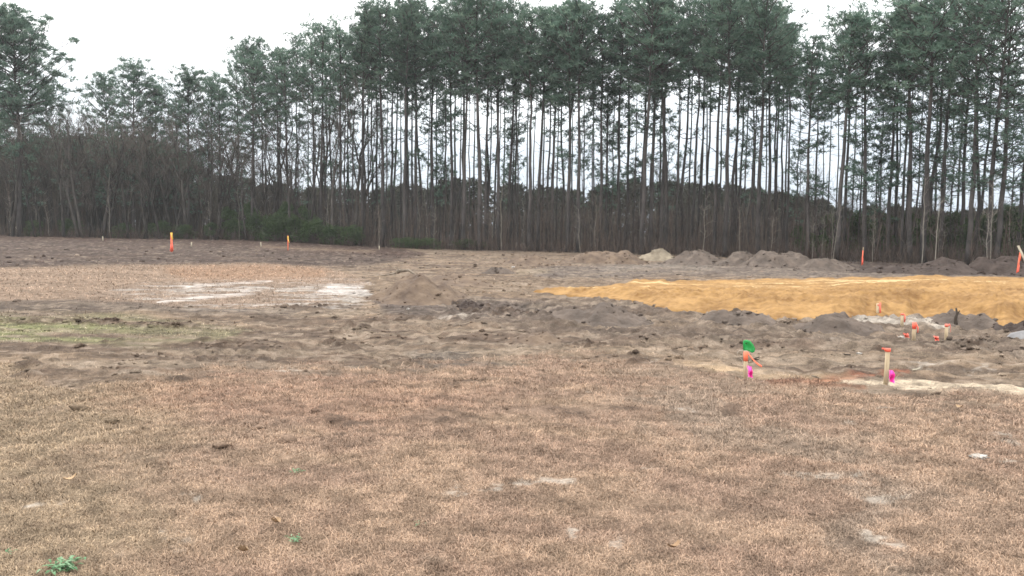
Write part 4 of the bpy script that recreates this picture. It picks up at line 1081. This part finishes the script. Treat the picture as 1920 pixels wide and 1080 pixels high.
# ------------------------------------------------------------------ undergrowth and far wood (stuff)
def sticks(mb, x, y, z, L, W, q, lean=0.12, twig=3):
    n = len(x)
    d = unit(np.stack([q.normal(0, lean, n), q.normal(0, lean, n), np.ones(n)], -1))
    p0 = np.stack([x, y, z], -1)
    sh = q.random(n)
    def put_(p, d, L, W, sh):
        m = len(p); s = unit(np.cross(d, q.normal(0, 1, (m, 3)))); s2 = np.cross(d, s)
        b = p; t = p + d * L[:, None]; md = p + d * (L * 0.5)[:, None] + s * (0.03 * L * q.normal(0, 1, m))[:, None]
        th3 = np.array([0, 2.094, 4.189])
        ring = lambda c, r: c[:, None] + r[:, None, None] * (s[:, None] * np.cos(th3)[None, :, None] + s2[:, None] * np.sin(th3)[None, :, None])
        V = np.concatenate([ring(b, W / 2), ring(md, W * 0.4), t[:, None]], 1).reshape(-1, 3)
        k = np.arange(m) * 7
        Q = np.concatenate([np.stack([k + a, k + (a + 1) % 3, k + 3 + (a + 1) % 3, k + 3 + a], -1) for a in range(3)])
        T = np.concatenate([np.stack([k + 3 + a, k + 3 + (a + 1) % 3, k + 6], -1) for a in range(3)])
        mb.add(V, T, Q, tc=np.tile(sh, 3), qc=np.tile(sh, 3))
    put_(p0, d, L, W, sh)
    for _ in range(twig):
        f = q.uniform(0.25, 0.95, n)
        d2 = unit(d + q.normal(0, 0.45, (n, 3)) + np.array([0, 0, 0.2]))
        put_(p0 + d * (L * f)[:, None], d2, L * q.uniform(0.15, 0.4, n), W * 0.5, np.clip(sh + q.normal(0, .15, n), 0, 1))

def band(n, q, d0, d1, u0=-260, u1=2200):
    u = q.uniform(u0, u1, n); dd = tree_d(u) + q.uniform(d0, d1, n)
    dirs = np.stack([ray(a_, 400) for a_ in u]); t = dd / np.hypot(dirs[:, 0], dirs[:, 1])
    x, y = dirs[:, 0] * t, dirs[:, 1] * t
    return u, x, y, base_z(x, y), dd
uq = np.random.default_rng(21)
ub = MB()
u, x, y, z, dd = band(3000, uq, 0.5, 18)
kp = (u > 640) | (dd - tree_d(u) > 7)
u, x, y, z, dd = [q_[kp] for q_ in (u, x, y, z, dd)]
top = np.interp(u, [0, 300, 600, 750, 1000, 1400, 1600, 1920], [300, 310, 340, 372, 375, 378, 400, 405])
L = (np.interp(u, [0, 640, 1920], [1, 1, 1]) * (base_y(u) - top) * dd / F + 0.4) * uq.uniform(0.35, 1.05, len(u)) ** 1.0
sticks(ub, x, y, z - 0.05, L, uq.uniform(0.025, 0.075, len(u)), uq, 0.08, 4)
u, x, y, z, dd = band(6500, uq, -1.4, 5)
sticks(ub, x, y, z - 0.05, uq.uniform(0.4, 1.5, len(u)), uq.uniform(0.012, 0.028, len(u)), uq, 0.35, 4)
tag(ub.build('undergrowth', M['brush']), 'reddish brown leafless brush and stems filling the foot of the wood', 'undergrowth', kind='stuff')

fq = np.random.default_rng(33)
FX = [-60, 0, 60, 150, 200, 260, 330, 420, 500, 560, 640, 700, 760, 800, 830, 880, 940, 1000, 1080, 1130, 1180, 1260, 1340, 1420, 1480, 1540, 1600, 1640, 1700, 1800, 1920, 2000]
FY = [258, 270, 256, 252, 265, 252, 276, 326, 342, 348, 350, 348, 342, 352, 338, 332, 341, 346, 352, 346, 336, 339, 343, 352, 362, 377, 394, 388, 388, 398, 384, 380]
def far_layer(mb, n, d0, d1, q, leafn, sc, lowf, u0=-120, u1=2050):
    u, x, y, z, dd = band(n, q, d0, d1, u0, u1)
    tp = np.interp(u, FX, FY) + q.uniform(0, 14, n) ** 1.0 * 1.0
    for ui, xi, yi, zi, di, ti in zip(u, x, y, z, dd, tp):
        h = (CAMH + ray(ui, ti)[2] * di / math.hypot(*ray(ui, ti)[:2])) - zi
        if h < 1: continue
        w_ = h * q.uniform(0.16, 0.26)
        m = leafn
        t = q.random(m) ** 0.75
        rad = w_ * np.sqrt(np.clip(1 - (2 * t - 0.85) ** 2 / 1.5, 0.05, 1)) * q.random(m) ** 0.5
        az = q.uniform(0, 6.28, m)
        P = np.stack([xi + rad * np.cos(az), yi + rad * np.sin(az), zi + h * (lowf + (1 - lowf) * t)], -1)
        Dd = unit(np.stack([np.cos(az), np.sin(az), 0.4 + 0 * az], -1))
        V, Q, sh = tufts(P, Dd, q, 3, (0.25 * sc, 0.5 * sc), 0.16 * sc, 0.7)
        mb.add(V, None, Q, qc=np.clip(sh * 0.6 + 0.4 * q.random(), 0, 1))
fm = MB(); far_layer(fm, 210, 50, 95, fq, 330, 1.6, 0.10)
u, x, y, z, dd = band(2600, fq, 34, 60)
tp = np.interp(u, FX, FY) + 34
L = (base_y(u) - 8 - tp) * dd / F * fq.uniform(0.5, 1.0, len(u))
bb_ = MB(); sticks(bb_, x, y, z, np.maximum(L * fq.uniform(0.4, 1.05, len(u)), 0.5), fq.uniform(0.06, 0.2, len(u)), fq, 0.06, 6)
tag(fm.build('far_wood', M['farwood']), 'dark mass of the far wood seen between the pine trunks', 'far wood', kind='stuff')
tag(bb_.build('far_thicket', M['farbare']), 'brown leafless thicket in front of the far wood behind the pines', 'thicket', kind='stuff')
lw = MB()
M['leftwood'] = leaf_mat('left_wood_stems', [(0.020, 0.021, 0.014), (0.038, 0.037, 0.026), (0.064, 0.056, 0.042)], 0.0)
def left_layer(mb, n, q):
    u, x, y, z, dd = band(n, q, 12, 30, -120, 640)
    tp = np.interp(u, FX, FY) + q.uniform(10, 100, n)
    sticks(mb, x, y, z, np.maximum((base_y(u) - tp) * dd / F, 1), q.uniform(0.05, 0.15, n), q, 0.05, 7)
left_layer(lw, 1300, fq)
ll = MB(); far_layer(ll, 24, 18, 32, fq, 420, 1.0, 0.15, -120, 420)
tag(ll.build('wood_evergreens', M['farwood']), 'dark evergreen mass deep in the wood on the left', 'far wood', kind='stuff')
tag(lw.build('left_thicket', M['leftwood']), 'dense brown leafless thicket deep in the wood on the left', 'thicket', kind='stuff')

# ------------------------------------------------------------------ stakes, flags and ribbons
def stand(name, px, py, label, cat, group=None, rz=0.0):
    x, y = at(px, py)
    e = empty(name, (x, y, gz(x, y)), rz)
    tag(e, label, cat, group)
    return e, math.hypot(x, y) / F

def rot(ax, deg):
    return np.array(Matrix.Rotation(math.radians(deg), 3, ax))

# two near hub stakes
SG = 'wooden survey stakes in the near ground'
e, k = stand('survey_stake', 1397, 709, 'pale wooden survey stake with orange ribbon and loose tail, beside the green flag', 'survey stake', SG, 0.12)
H = 53 * k
mb = MB(); box(mb, (0, 0, H / 2 - 0.04), (0.038, 0.038, H + 0.08), None, 0.97, 0.004); mb.build('post', M['wood'], e)
mb = MB(); box(mb, (0, 0, H - 0.055), (0.0405, 0.0405, 0.105), None, 0.98, 0.005); rb_ = mb.build('ribbon', M['orange'], e)
mb = MB(); s = np.linspace(0, 1, 9)
strip(mb, np.stack([0.02 + 0.135 * s, -0.022 - 0.10 * s * 0.6, H - 0.02 - 0.135 * s - 0.02 * np.sin(s * 3.1)], -1), np.array([0.004, 0.012, 0.018])); mb.build('ribbon_tail', M['orange'], rb_)
mb = MB(); box(mb, (0, -0.001, H + 0.004), (0.034, 0.034, 0.008), None, 0.9, 0.004); mb.build('post_top', M['palewood'], e)

e, k = stand('survey_stake', 1661, 722, 'pale wooden survey stake with red ribbon tied round its top', 'survey stake', SG, -0.2)
H = 62 * k
mb = MB(); box(mb, (0, 0, H / 2 - 0.04), (0.042, 0.040, H + 0.08), rot('Y', 1.5), 0.97, 0.004); mb.build('post', M['wood'], e)
mb = MB(); box(mb, (0.004, 0, H - 0.012), (0.052, 0.050, 0.034), rot('Y', 1.5), 1.0, 0.006); rb_ = mb.build('ribbon', M['redor'], e)
mb = MB(); strip(mb, [(-0.02, -0.02, H - 0.005), (-0.04, -0.028, H + 0.004), (-0.062, -0.03, H + 0.006)], (0, 0.004, 0.014), 0.006); box(mb, (-0.026, -0.024, H - 0.006), (0.02, 0.02, 0.018), None, 1, 0.005); mb.build('knot', M['redor'], rb_)

def pin_flag(px, py, hpx, fw_, fh_, mat, label, group, bend=(0, 0), crumple=0.3, seed=0, rz=0.0, droop=0.0, wire_extra=None):
    q = np.random.default_rng(seed)
    e, k = stand('pin_flag', px, py, label, 'pin flag', group, rz)
    H = hpx * k
    s = np.linspace(0, 1, 8)
    W = np.stack([bend[0] * s ** 2, bend[1] * s ** 2, -0.04 + (H + 0.04) * s], -1)
    mb = MB(); tube(mb, W, np.full(8, 0.0022), 6); mb.build('wire', M['wire'], e)
    nx, nz = 9, 7
    a, b = np.meshgrid(np.linspace(0, 1, nx), np.linspace(0, 1, nz))
    ox = bend[0] + fw_ * a * (1 - 0.15 * crumple * b)
    oy = bend[1] + crumple * 0.035 * np.sin(a * 7 + b * 3 + seed) + crumple * 0.02 * np.sin(b * 9 + seed)
    oz = H - fh_ * b - droop * fh_ * a ** 1.3
    F1 = np.stack([ox, oy, oz], -1).reshape(-1, 3); F2 = F1 + np.array([0, 0.0016, 0])
    ii = np.arange(nz - 1)[:, None] * nx; jj = np.arange(nx - 1)[None]
    Q1 = np.stack([ii + jj, ii + nx + jj, ii + nx + jj + 1, ii + jj + 1], -1).reshape(-1, 4)
    mb = MB(); mb.add(np.concatenate([F1, F2]), None, np.concatenate([Q1, Q1[:, ::-1] + nx * nz])); mb.build('flag', M[mat], e)
    return e, H, k
PG = 'pink pin flags beside the near stakes'
pin_flag(1402, 713, 25, 0.052, 0.115, 'pink', 'crumpled pink pin flag beside the stake with the green flag', PG, crumple=0.9, seed=1, droop=0.1)
pin_flag(1666, 723, 27, 0.055, 0.125, 'pink', 'crumpled pink pin flag at the foot of the red ribboned stake', PG, crumple=0.9, seed=2, droop=0.1)

# green flag on a bent wire behind the near stake
e, k = stand('pin_flag', 1400, 700, 'green plastic flag on a bent wire rising behind the near stake', 'pin flag')
k = math.hypot(*e.location[:2]) / F
mb = MB()
wp = np.array([(1400, 700), (1396, 683), (1391, 668), (1383, 663), (1381, 655), (1384, 651), (1392, 650), (1396, 652)], float)
ww = np.stack([(wp[:, 0] - 1400) * k, 0.02 * np.sin(np.arange(8)), (700 - wp[:, 1]) * k - 0.005], -1)
tube(mb, ww, np.full(8, 0.0024), 6); mb.build('wire', M['wire'], e)
outl = np.array([(1391, 633), (1398, 632.5), (1404, 634), (1409, 640), (1412, 647), (1411.5, 653), (1408, 656), (1401, 652.5), (1396, 652), (1391.5, 651), (1390.5, 642)])
oc = outl.mean(0)
ringv = []
for f in (1.0, 0.6, 0.25):
    P = oc + (outl - oc) * f
    ringv.append(np.stack([(P[:, 0] - 1400) * k, -0.03 + 0.022 * (1 - f) + 0.03 * np.sin((P[:, 0] - 1390) * 0.16), (700 - P[:, 1]) * k], -1))
no = len(outl)
V1 = np.concatenate(ringv); V2 = V1 + np.array([0, 0.003, 0])
Qf = []; Tf = []
for r_ in range(2):
    for a_ in range(no):
        b_ = (a_ + 1) % no
        Qf.append((r_ * no + a_, r_ * no + b_, (r_ + 1) * no + b_, (r_ + 1) * no + a_))
nV = 3 * no
Qb = [(d_ + nV, c_ + nV, b_ + nV, a_ + nV) for a_, b_, c_, d_ in Qf]
Qe = [(a_, a_ + nV, (a_ + 1) % no + nV, (a_ + 1) % no) for a_ in range(no)]
cen = np.concatenate([V1[2 * no:3 * no].mean(0)[None], V2[2 * no:3 * no].mean(0)[None]])
Tf = [(2 * no + a_, 2 * no + (a_ + 1) % no, 2 * nV) for a_ in range(no)] + [(2 * no + (a_ + 1) % no + nV, 2 * no + a_ + nV, 2 * nV + 1) for a_ in range(no)]
mb = MB(); mb.add(np.concatenate([V1, V2, cen]), Tf, Qf + Qb + Qe); fl = mb.build('flag', M['green'], e)
mb = MB(); hx, hz = (1396 - 1400) * k, (700 - 638.5) * k
tube(mb, [(hx, -0.040, hz), (hx, -0.030, hz), (hx, -0.015, hz)], [0.006, 0.006, 0.006], 8); mb.build('eyelet', M['darkwood'], fl)

# four ribboned stakes in front of the sand
MG = 'ribboned hub stakes in front of the orange sand'
for (px, py, hp, lab, sty) in [(1645, 596, 24, 'ribboned hub stake at the foot of the sand slope, farthest of the four', 0), (1691, 615, 21, 'short stake with red ribbon on the pale sand patch', 1),
                               (1713, 640, 31, 'stake with red ribbon wound round its top, nearest of the four hub stakes', 2), (1774, 632, 28, 'stake with red ribbon hanging in a loop, beside the broken root', 3)]:
    e, k = stand('survey_stake', px, py, lab, 'survey stake', MG, 0.25 * sty)
    H = hp * k
    mb = MB(); box(mb, (0, 0, H / 2 - 0.04), (0.045, 0.042, H + 0.08), None, 0.97, 0.004); mb.build('post', M['wood'], e)
    mb = MB()
    if sty == 0:
        strip(mb, [(0.03, -0.026, H + 0.02), (0.034, -0.03, H * 0.6), (0.04, -0.028, H * 0.25)], (0.036, 0, 0), 0.004)
        box(mb, (0.012, 0, H - 0.03), (0.056, 0.05, 0.03), None, 1, 0.005)
    elif sty == 1:
        box(mb, (0, 0, H - 0.015), (0.049, 0.046, 0.034), None, 1, 0.006); strip(mb, [(0.022, -0.028, H - 0.02), (0.026, -0.034, H * 0.6), (0.022, -0.03, H * 0.3)], (0.026, 0, 0), 0.004)
    elif sty == 2:
        box(mb, (0, 0, H - 0.045), (0.048, 0.045, 0.10), None, 1, 0.006); strip(mb, [(0.01, -0.03, H - 0.02), (0.034, -0.04, H - 0.08), (0.04, -0.035, H - 0.15)], (0.022, 0.0, 0.008), 0.004)
    else:
        box(mb, (0, 0, H - 0.02), (0.049, 0.046, 0.045), None, 1, 0.006)
        s = np.linspace(0, 1, 8); strip(mb, np.stack([0.02 + 0.075 * np.sin(s * 1.5), -0.03 + 0 * s, H - 0.005 - 0.12 * s ** 2], -1), (0.012, 0.004, 0.028), 0.004)
    mb.build('ribbon', M['faded' if sty != 2 else 'redor'], e)
FG = 'fallen red flags by the ribboned hub stakes'
pin_flag(1704, 641, 14, 0.075, 0.06, 'faded', 'low red pin flag lying left of the nearest hub stake', FG, crumple=1.1, seed=4, rz=3.0)
pin_flag(1760, 634, 13, 0.07, 0.065, 'faded', 'low red pin flag left of the stake with the looped ribbon', FG, crumple=1.1, seed=5, rz=2.9)

# tall painted laths by the wood
LG = 'tall orange marker stakes near the wood'
def lath(px, py, hp, wd, label, tilt=0.0, top='yellow', toplen=0.25, style=0):
    e, k = stand('marker_stake', px, py, label, 'marker stake', LG)
    H = hp * k
    R = rot('Y', tilt)
    mb = MB(); box(mb, np.array(R) @ np.array([0, 0, H / 2 - 0.05]), (wd, 0.03, H + 0.1), R, 1.0, 0.004); mb.build('post', M['orange'], e)
    mb = MB()
    P = lambda x_, z_, y_=-0.03: tuple(np.array(R) @ np.array([x_, y_, z_]))
    if style == 0:
        strip(mb, [P(0.0, H + 0.02), P(0.02, H * 0.82), P(wd * 0.6, H * 0.66)], (wd * 0.8, 0, 0), 0.006)
        box(mb, P(0, H - 0.02, 0), (wd * 1.2, 0.05, 0.08), R, 0.9, 0.008)
    elif style == 1:
        box(mb, P(0.0, H * 0.88, 0), (0.11, 0.05, H * 0.24), R, 0.5, 0.015)
        strip(mb, [P(0.01, H * 0.78), P(0.06, H * 0.66), P(0.10, H * 0.52)], (0.05, 0, 0.01), 0.006)
    else:
        box(mb, P(0, H + 0.06, 0), (wd * 0.7, 0.024, 0.24), R, 0.9, 0.004)
    mb.build('ribbon' if style < 2 else 'post_top', M[top], e)
    if style != 1:
        mb = MB(); strip(mb, [P(wd * 0.2, H * 0.5), P(wd * 0.5, H * 0.25), P(wd * 0.7, 0.06)], (wd * 0.7, 0, 0), 0.006)
        strip(mb, [P(-wd * 0.2, H * 0.4), P(-wd * 0.3, H * 0.2), P(-wd * 0.5, 0.04)], (wd * 0.6, 0, 0), 0.006)
        mb.build('ribbon', M['redor'], e)
lath(322, 473, 33, 0.115, 'wide bright orange marker stake with yellow streamer, leftmost of the tall stakes', 0, 'yellow', style=0)
lath(540, 469, 27, 0.055, 'thin orange marker stake with a yellow flag on top, before the green shrubs', 0, 'yellow', style=1)
lath(1616, 498, 26, 0.05, 'orange marker stake with bare wooden tip beside the spoil heaps', 2, 'wood', style=2)
lath(1906, 518, 38, 0.06, 'leaning orange marker stake behind the sand at the right edge', 6, 'orange', style=0)
e, k = stand('leaning_lath', 1936, 520, 'pale bare lath leaning across the orange stake at right edge', 'lath')
mb = MB(); Lh = 58 * k; R = rot('Y', -28)
box(mb, np.array(R) @ np.array([0, -0.05, Lh / 2]), (0.085, 0.03, Lh), R, 1.0, 0.004); mb.build('board', M['palewood'], e)
mb = MB(); strip(mb, [np.array(R) @ np.array([0.0, -0.07, Lh]), np.array(R) @ np.array([0.03, -0.09, Lh + 0.05]), np.array(R) @ np.array([0.05, -0.09, Lh + 0.08])], (0.03, 0, 0.02), 0.008); mb.build('splinter', M['darkwood'], e)

WG = 'small pale hub stakes along the wood'
for (px, py, hp, lab) in [(359, 462, 8, 'short pale hub stake just right of the wide orange stake'), (489, 463, 8, 'short pale hub stake left of the yellow flagged orange stake'), (193, 452, 7, 'tiny pale hub stake on the dark soil left of the wide orange stake'),
                          (31, 442, 15, 'tall thin pale stake under the broad pine at far left'), (711, 469, 7, 'tiny pale stake at the wood edge below the swollen footed pine'), (1326, 478, 9, 'small pale stake standing on the ridge of the grey heaps'), (963, 464, 14, 'slim white stake among trunks between thickest middle pine and forked pine')]:
    e, k = stand('hub_stake', px, py, lab, 'hub stake', WG)
    mb = MB(); box(mb, (0, 0, hp * k / 2 - 0.03), (0.075 if hp < 12 else 0.05, 0.05, hp * k + 0.06), rot('Y', sq.normal(0, 3)), 0.95, 0.006); mb.build('post', M['palewood'], e)
    mb = MB(); box(mb, (0.004, 0, hp * k + 0.004), (0.06 if hp < 12 else 0.04, 0.04, 0.02), None, 0.8, 0.006); mb.build('post_top', M['wood'], e)

# white ribbon tied to a sapling
e, k = stand('ribbon_tag', 1750, 489, 'small white ribbon tag hanging on a thin twig at the wood edge', 'ribbon')
mb = MB(); tube(mb, [(0, 0, -0.05), (0.03, 0, 0.4), (0.0, 0, 0.98)], [0.012, 0.01, 0.006], 6); mb.build('twig', M['greybark'], e)
mb = MB(); strip(mb, [(0.0, -0.02, 0.98), (-0.02, -0.03, 0.86), (0.01, -0.02, 0.74)], (0.07, 0, 0.01), 0.006); mb.build('ribbon', M['stone'], e)

# ------------------------------------------------------------------ stones, sticks, roots
def stone(px, py, wpx, hpx, mat, label, group=None, name='stone', seed=0, cat='stone'):
    x, y = at(px, py); k = math.hypot(x, y) / F
    V, T = lump(seed + 60, 2)
    q = np.random.default_rng(seed); V = V * np.array([wpx * k / 2, wpx * k / 2.4, hpx * k / 2])
    mb = MB(); mb.add(V, T); o = mb.build(name, M[mat])
    o.location = (x, y, gz(x, y) + hpx * k * 0.25); o.rotation_euler = (0, 0, q.uniform(0, 1))
    return tag(o, label, cat, group)
TG = 'pale stones on the mud'
stone(1690, 632, 10, 7, 'stone', 'white stone left of the nearest ribboned hub stake', TG, seed=1)
stone(1698, 631, 6, 3, 'stone', 'small flat white stone touching the larger white stone by the hub stake', TG, seed=2)
stone(1611, 661, 9, 3, 'stone', 'flat white stone at the end of the dark lying stick', TG, seed=3)
stone(962, 503, 6, 4, 'stone', 'lone white stone far off beyond the mounds', TG, seed=4)
stone(765, 583, 5, 4, 'stone', 'tiny white stone in front of the mound with roots', TG, seed=5)
stone(1316, 625, 4, 3, 'stone', 'tiny white stone left behind the green flag', TG, seed=6)
stone(1834, 856, 30, 6, 'stone', 'large flat white stone alone on the turf at right', TG, seed=7)
stone(1846, 647, 8, 5, 'stone', 'pale stone on the mud left of the grey block', TG, seed=9)
# grey angular block
e_x, e_y = at(1908, 640); k = math.hypot(e_x, e_y) / F
mb = MB(); V = np.array([(-24, -6, 2), (-4, -14, -4), (22, -8, -4), (20, 10, -4), (-18, 12, 0), (-20, -2, 6), (-4, -8, 13), (18, -4, 16), (16, 8, 15), (-12, 8, 9)], float) * k * 0.72
mb.add(V, None, [(0, 1, 6, 5), (1, 2, 7, 6), (2, 3, 8, 7), (3, 4, 9, 8), (4, 0, 5, 9)], None); mb.T.append(np.array([(5, 6, 9), (6, 8, 9), (6, 7, 8)])); mb.tc.append(np.zeros(3))
o = mb.build('grey_block', M['greystone']); o.location = (e_x, e_y, gz(e_x, e_y)); tag(o, 'angular grey block half buried at the right edge', 'block')

def stick(pts_px, py0, rad, mat, label, name='stick', cat='stick', group=None, branches=()):
    """pts: list of (px offset, depth offset m, height px) from the ground point"""
    px, py = pts_px[0]; x, y = at(px, py0); k = math.hypot(x, y) / F; z = gz(x, y)
    mb = MB()
    def conv(L): return [((a_ - px) * k, b_, c_ * k) for a_, b_, c_ in L]
    for L, r_ in branches:
        P = np.array(conv(L)); tube(mb, P, np.linspace(r_, r_ * 0.45, len(P)), 6)
    o = mb.build(name, M[mat], None, True); o.location = (x, y, z)
    return tag(o, label, cat, group)
stick([(1580, 0)], 662, 0, 'darkwood', 'dark straight stick lying on the mud behind the near stakes', branches=[([(1560, 0, 1.5), (1580, .02, 3), (1602, 0, 2.5)], 0.014)])
stick([(1790, 0)], 612, 0, 'darkwood', 'broken dark root stub standing beside the looped ribbon stake', 'root_stub', 'root', branches=[([(1793, 0, -6), (1791, 0, 10), (1793, 0, 18), (1791, 0, 28)], 0.034), ([(1791, 0, 14), (1796, .02, 20), (1798, .02, 24)], 0.02)])
stick([(1766, 0)], 638, 0, 'darkwood', 'thin dark stick lying flat below the looped ribbon stake', branches=[([(1746, 0, 1), (1764, 0, 3), (1776, 0, 2)], 0.016)])
stick([(750, 0)], 528, 0, 'root', 'tangle of roots sticking out of the top of the brown mound', 'root_tangle', 'root', branches=[
    ([(752, 0, 18), (748, 0, 21), (740, 0, 27)], 0.03), ([(748, 0, 17), (751, 0, 22), (752, 0, 27)], 0.03), ([(752, 0, 19), (766, -.1, 21), (776, -.2, 16), (786, -.3, 9), (800, -.3, 3)], 0.05), ([(744, 0, 17), (752, 0, 20), (760, 0, 21)], 0.07), ([(742, 0, 15), (730, -.1, 12), (716, -.1, 10)], 0.03)])
stick([(1430, 0)], 676, 0, 'darkwood', 'short bent dark twig right of the green flag', branches=[([(1411, 0, 6), (1418, .02, 10), (1424, 0, 12)], 0.012), ([(1416, 0, 8), (1422, 0, 8), (1425, .02, 9)], 0.010)])
stick([(1545, 0)], 702, 0, 'root', 'small pale wood chip on the sandy strip between near stakes', 'wood_chip', 'wood chip', branches=[([(1523, 0, 2), (1530, 0, 1.5), (1539, .01, -2)], 0.014)])
stick([(1717, 0)], 694, 0, 'palewood', 'pale splinter of wood on the reddish turf behind the red ribboned stake', 'wood_splinter', 'wood splinter', branches=[([(1712, 0, 1.5), (1718, 0, 2.5), (1726, .02, 5)], 0.012)])

# dead leaves
lv = np.random.default_rng(70)
for (px, py, lab) in [(515, 990, 'pale curled dead leaf on the turf near the lower green weed'), (455, 1042, 'small upright dead leaf on the turf left of the lower green weed'), (134, 908, 'pale dead leaf lying alone on the turf at left'), (1265, 1037, 'small tan dead leaf near the bottom middle of turf'), (1800, 770, 'orange brown dead leaf below the sandy strip at right')]:
    x, y = at(px, py); k = math.hypot(x, y) / F
    s = np.linspace(0, 1, 7); wl = np.sin(np.pi * (0.08 + 0.86 * s)) * 0.028
    mb = MB(); V = []
    for i_, (ss, w_) in enumerate(zip(s, wl)):
        V += [(-w_, (ss - .5) * 0.075, 0.012 + 0.02 * (ss - .5) ** 2 * 4), (0, (ss - .5) * 0.075, 0.004 + 0.02 * (ss - .5) ** 2 * 4), (w_, (ss - .5) * 0.075, 0.014 + 0.02 * (ss - .5) ** 2 * 4)]
    mb.add(V, None, [(3 * a_ + b_, 3 * a_ + b_ + 1, 3 * a_ + b_ + 4, 3 * a_ + b_ + 3) for a_ in range(6) for b_ in range(2)], qc=np.full(12, lv.uniform(0.4, 1)))
    o = mb.build('dead_leaf', M['litter']); o.location = (x, y, gz(x, y) + 0.025); o.rotation_euler = (lv.normal(0, .3), lv.normal(0, .3), lv.uniform(0, 6.28))
    tag(o, lab, 'dead leaf', 'dead leaves on the turf')

# ------------------------------------------------------------------ green weeds in the turf
def weed(px, py, wpx, n, label, seed):
    q = np.random.default_rng(seed)
    x, y = at(px, py); k = math.hypot(x, y) / F; R_ = wpx * k / 2
    mb = MB()
    for a_ in range(n):
        az = a_ * 2.4 + q.uniform(-.3, .3); L = R_ * q.uniform(0.3, 0.65); wd = L * q.uniform(0.22, 0.36)
        s = np.linspace(0, 1, 8); lobes = 0.65 + 0.5 * np.abs(np.sin(s * 9 + q.uniform(0, 3)))
        w_ = wd * np.sin(np.pi * (0.05 + 0.93 * s ** 0.8)) * lobes * 0.5
        zz = 0.012 + L * (0.55 * s - 0.55 * s ** 2) * q.uniform(0.5, 1.6) + q.uniform(0, 0.025)
        cx, cy = math.cos(az), math.sin(az); off = q.normal(0, R_ * 0.36, 2)
        V = []
        for ss, ww_, z_ in zip(s, w_, zz):
            V += [(off[0] + cx * L * ss - cy * ww_, off[1] + cy * L * ss + cx * ww_, z_ + ww_ * 0.4), (off[0] + cx * L * ss, off[1] + cy * L * ss, z_), (off[0] + cx * L * ss + cy * ww_, off[1] + cy * L * ss - cx * ww_, z_ + ww_ * 0.4)]
        c = q.random()
        mb.add(V, None, [(3 * i_ + b_, 3 * i_ + b_ + 1, 3 * i_ + b_ + 4, 3 * i_ + b_ + 3) for i_ in range(7) for b_ in range(2)], qc=np.clip(c + q.normal(0, .15, 14), 0, 1))
    o = mb.build('weed', M['weed']); o.location = (x, y, gz(x, y)); o.rotation_euler = (0, 0, q.uniform(0, 6))
    return tag(o, label, 'weed', 'green weeds in the turf')
weed(122, 1068, 60, 90, 'large leafy green weed at the bottom left of the turf', 1)
weed(553, 1016, 36, 34, 'small bright green weed in the lower turf', 2)
weed(558, 888, 36, 16, 'dark flat green weed in the middle of the turf', 3)
weed(782, 990, 26, 10, 'faint sparse green weed in turf right of the bright one', 4)
weed(10, 1042, 34, 9, 'pale yellowish weed at the left edge of the turf', 5)

# ------------------------------------------------------------------ thin volume added to lift the darks, imitating veiling glare of the lens
hm = bpy.data.materials.new('veil_haze'); hm.use_nodes = True
hn = hm.node_tree; hn.nodes.clear()
ho = hn.nodes.new('ShaderNodeOutputMaterial'); hv = hn.nodes.new('ShaderNodeVolumePrincipled')
hv.inputs['Color'].default_value = (0.93, 0.96, 1.0, 1); hv.inputs['Density'].default_value = 0.00036
hn.links.new(hv.outputs[0], ho.inputs['Volume'])
hz = MB(); box(hz, (0, 75, 14), (420, 330, 32)); ob = hz.build('veil_haze', hm); tag(ob, kind='stuff')
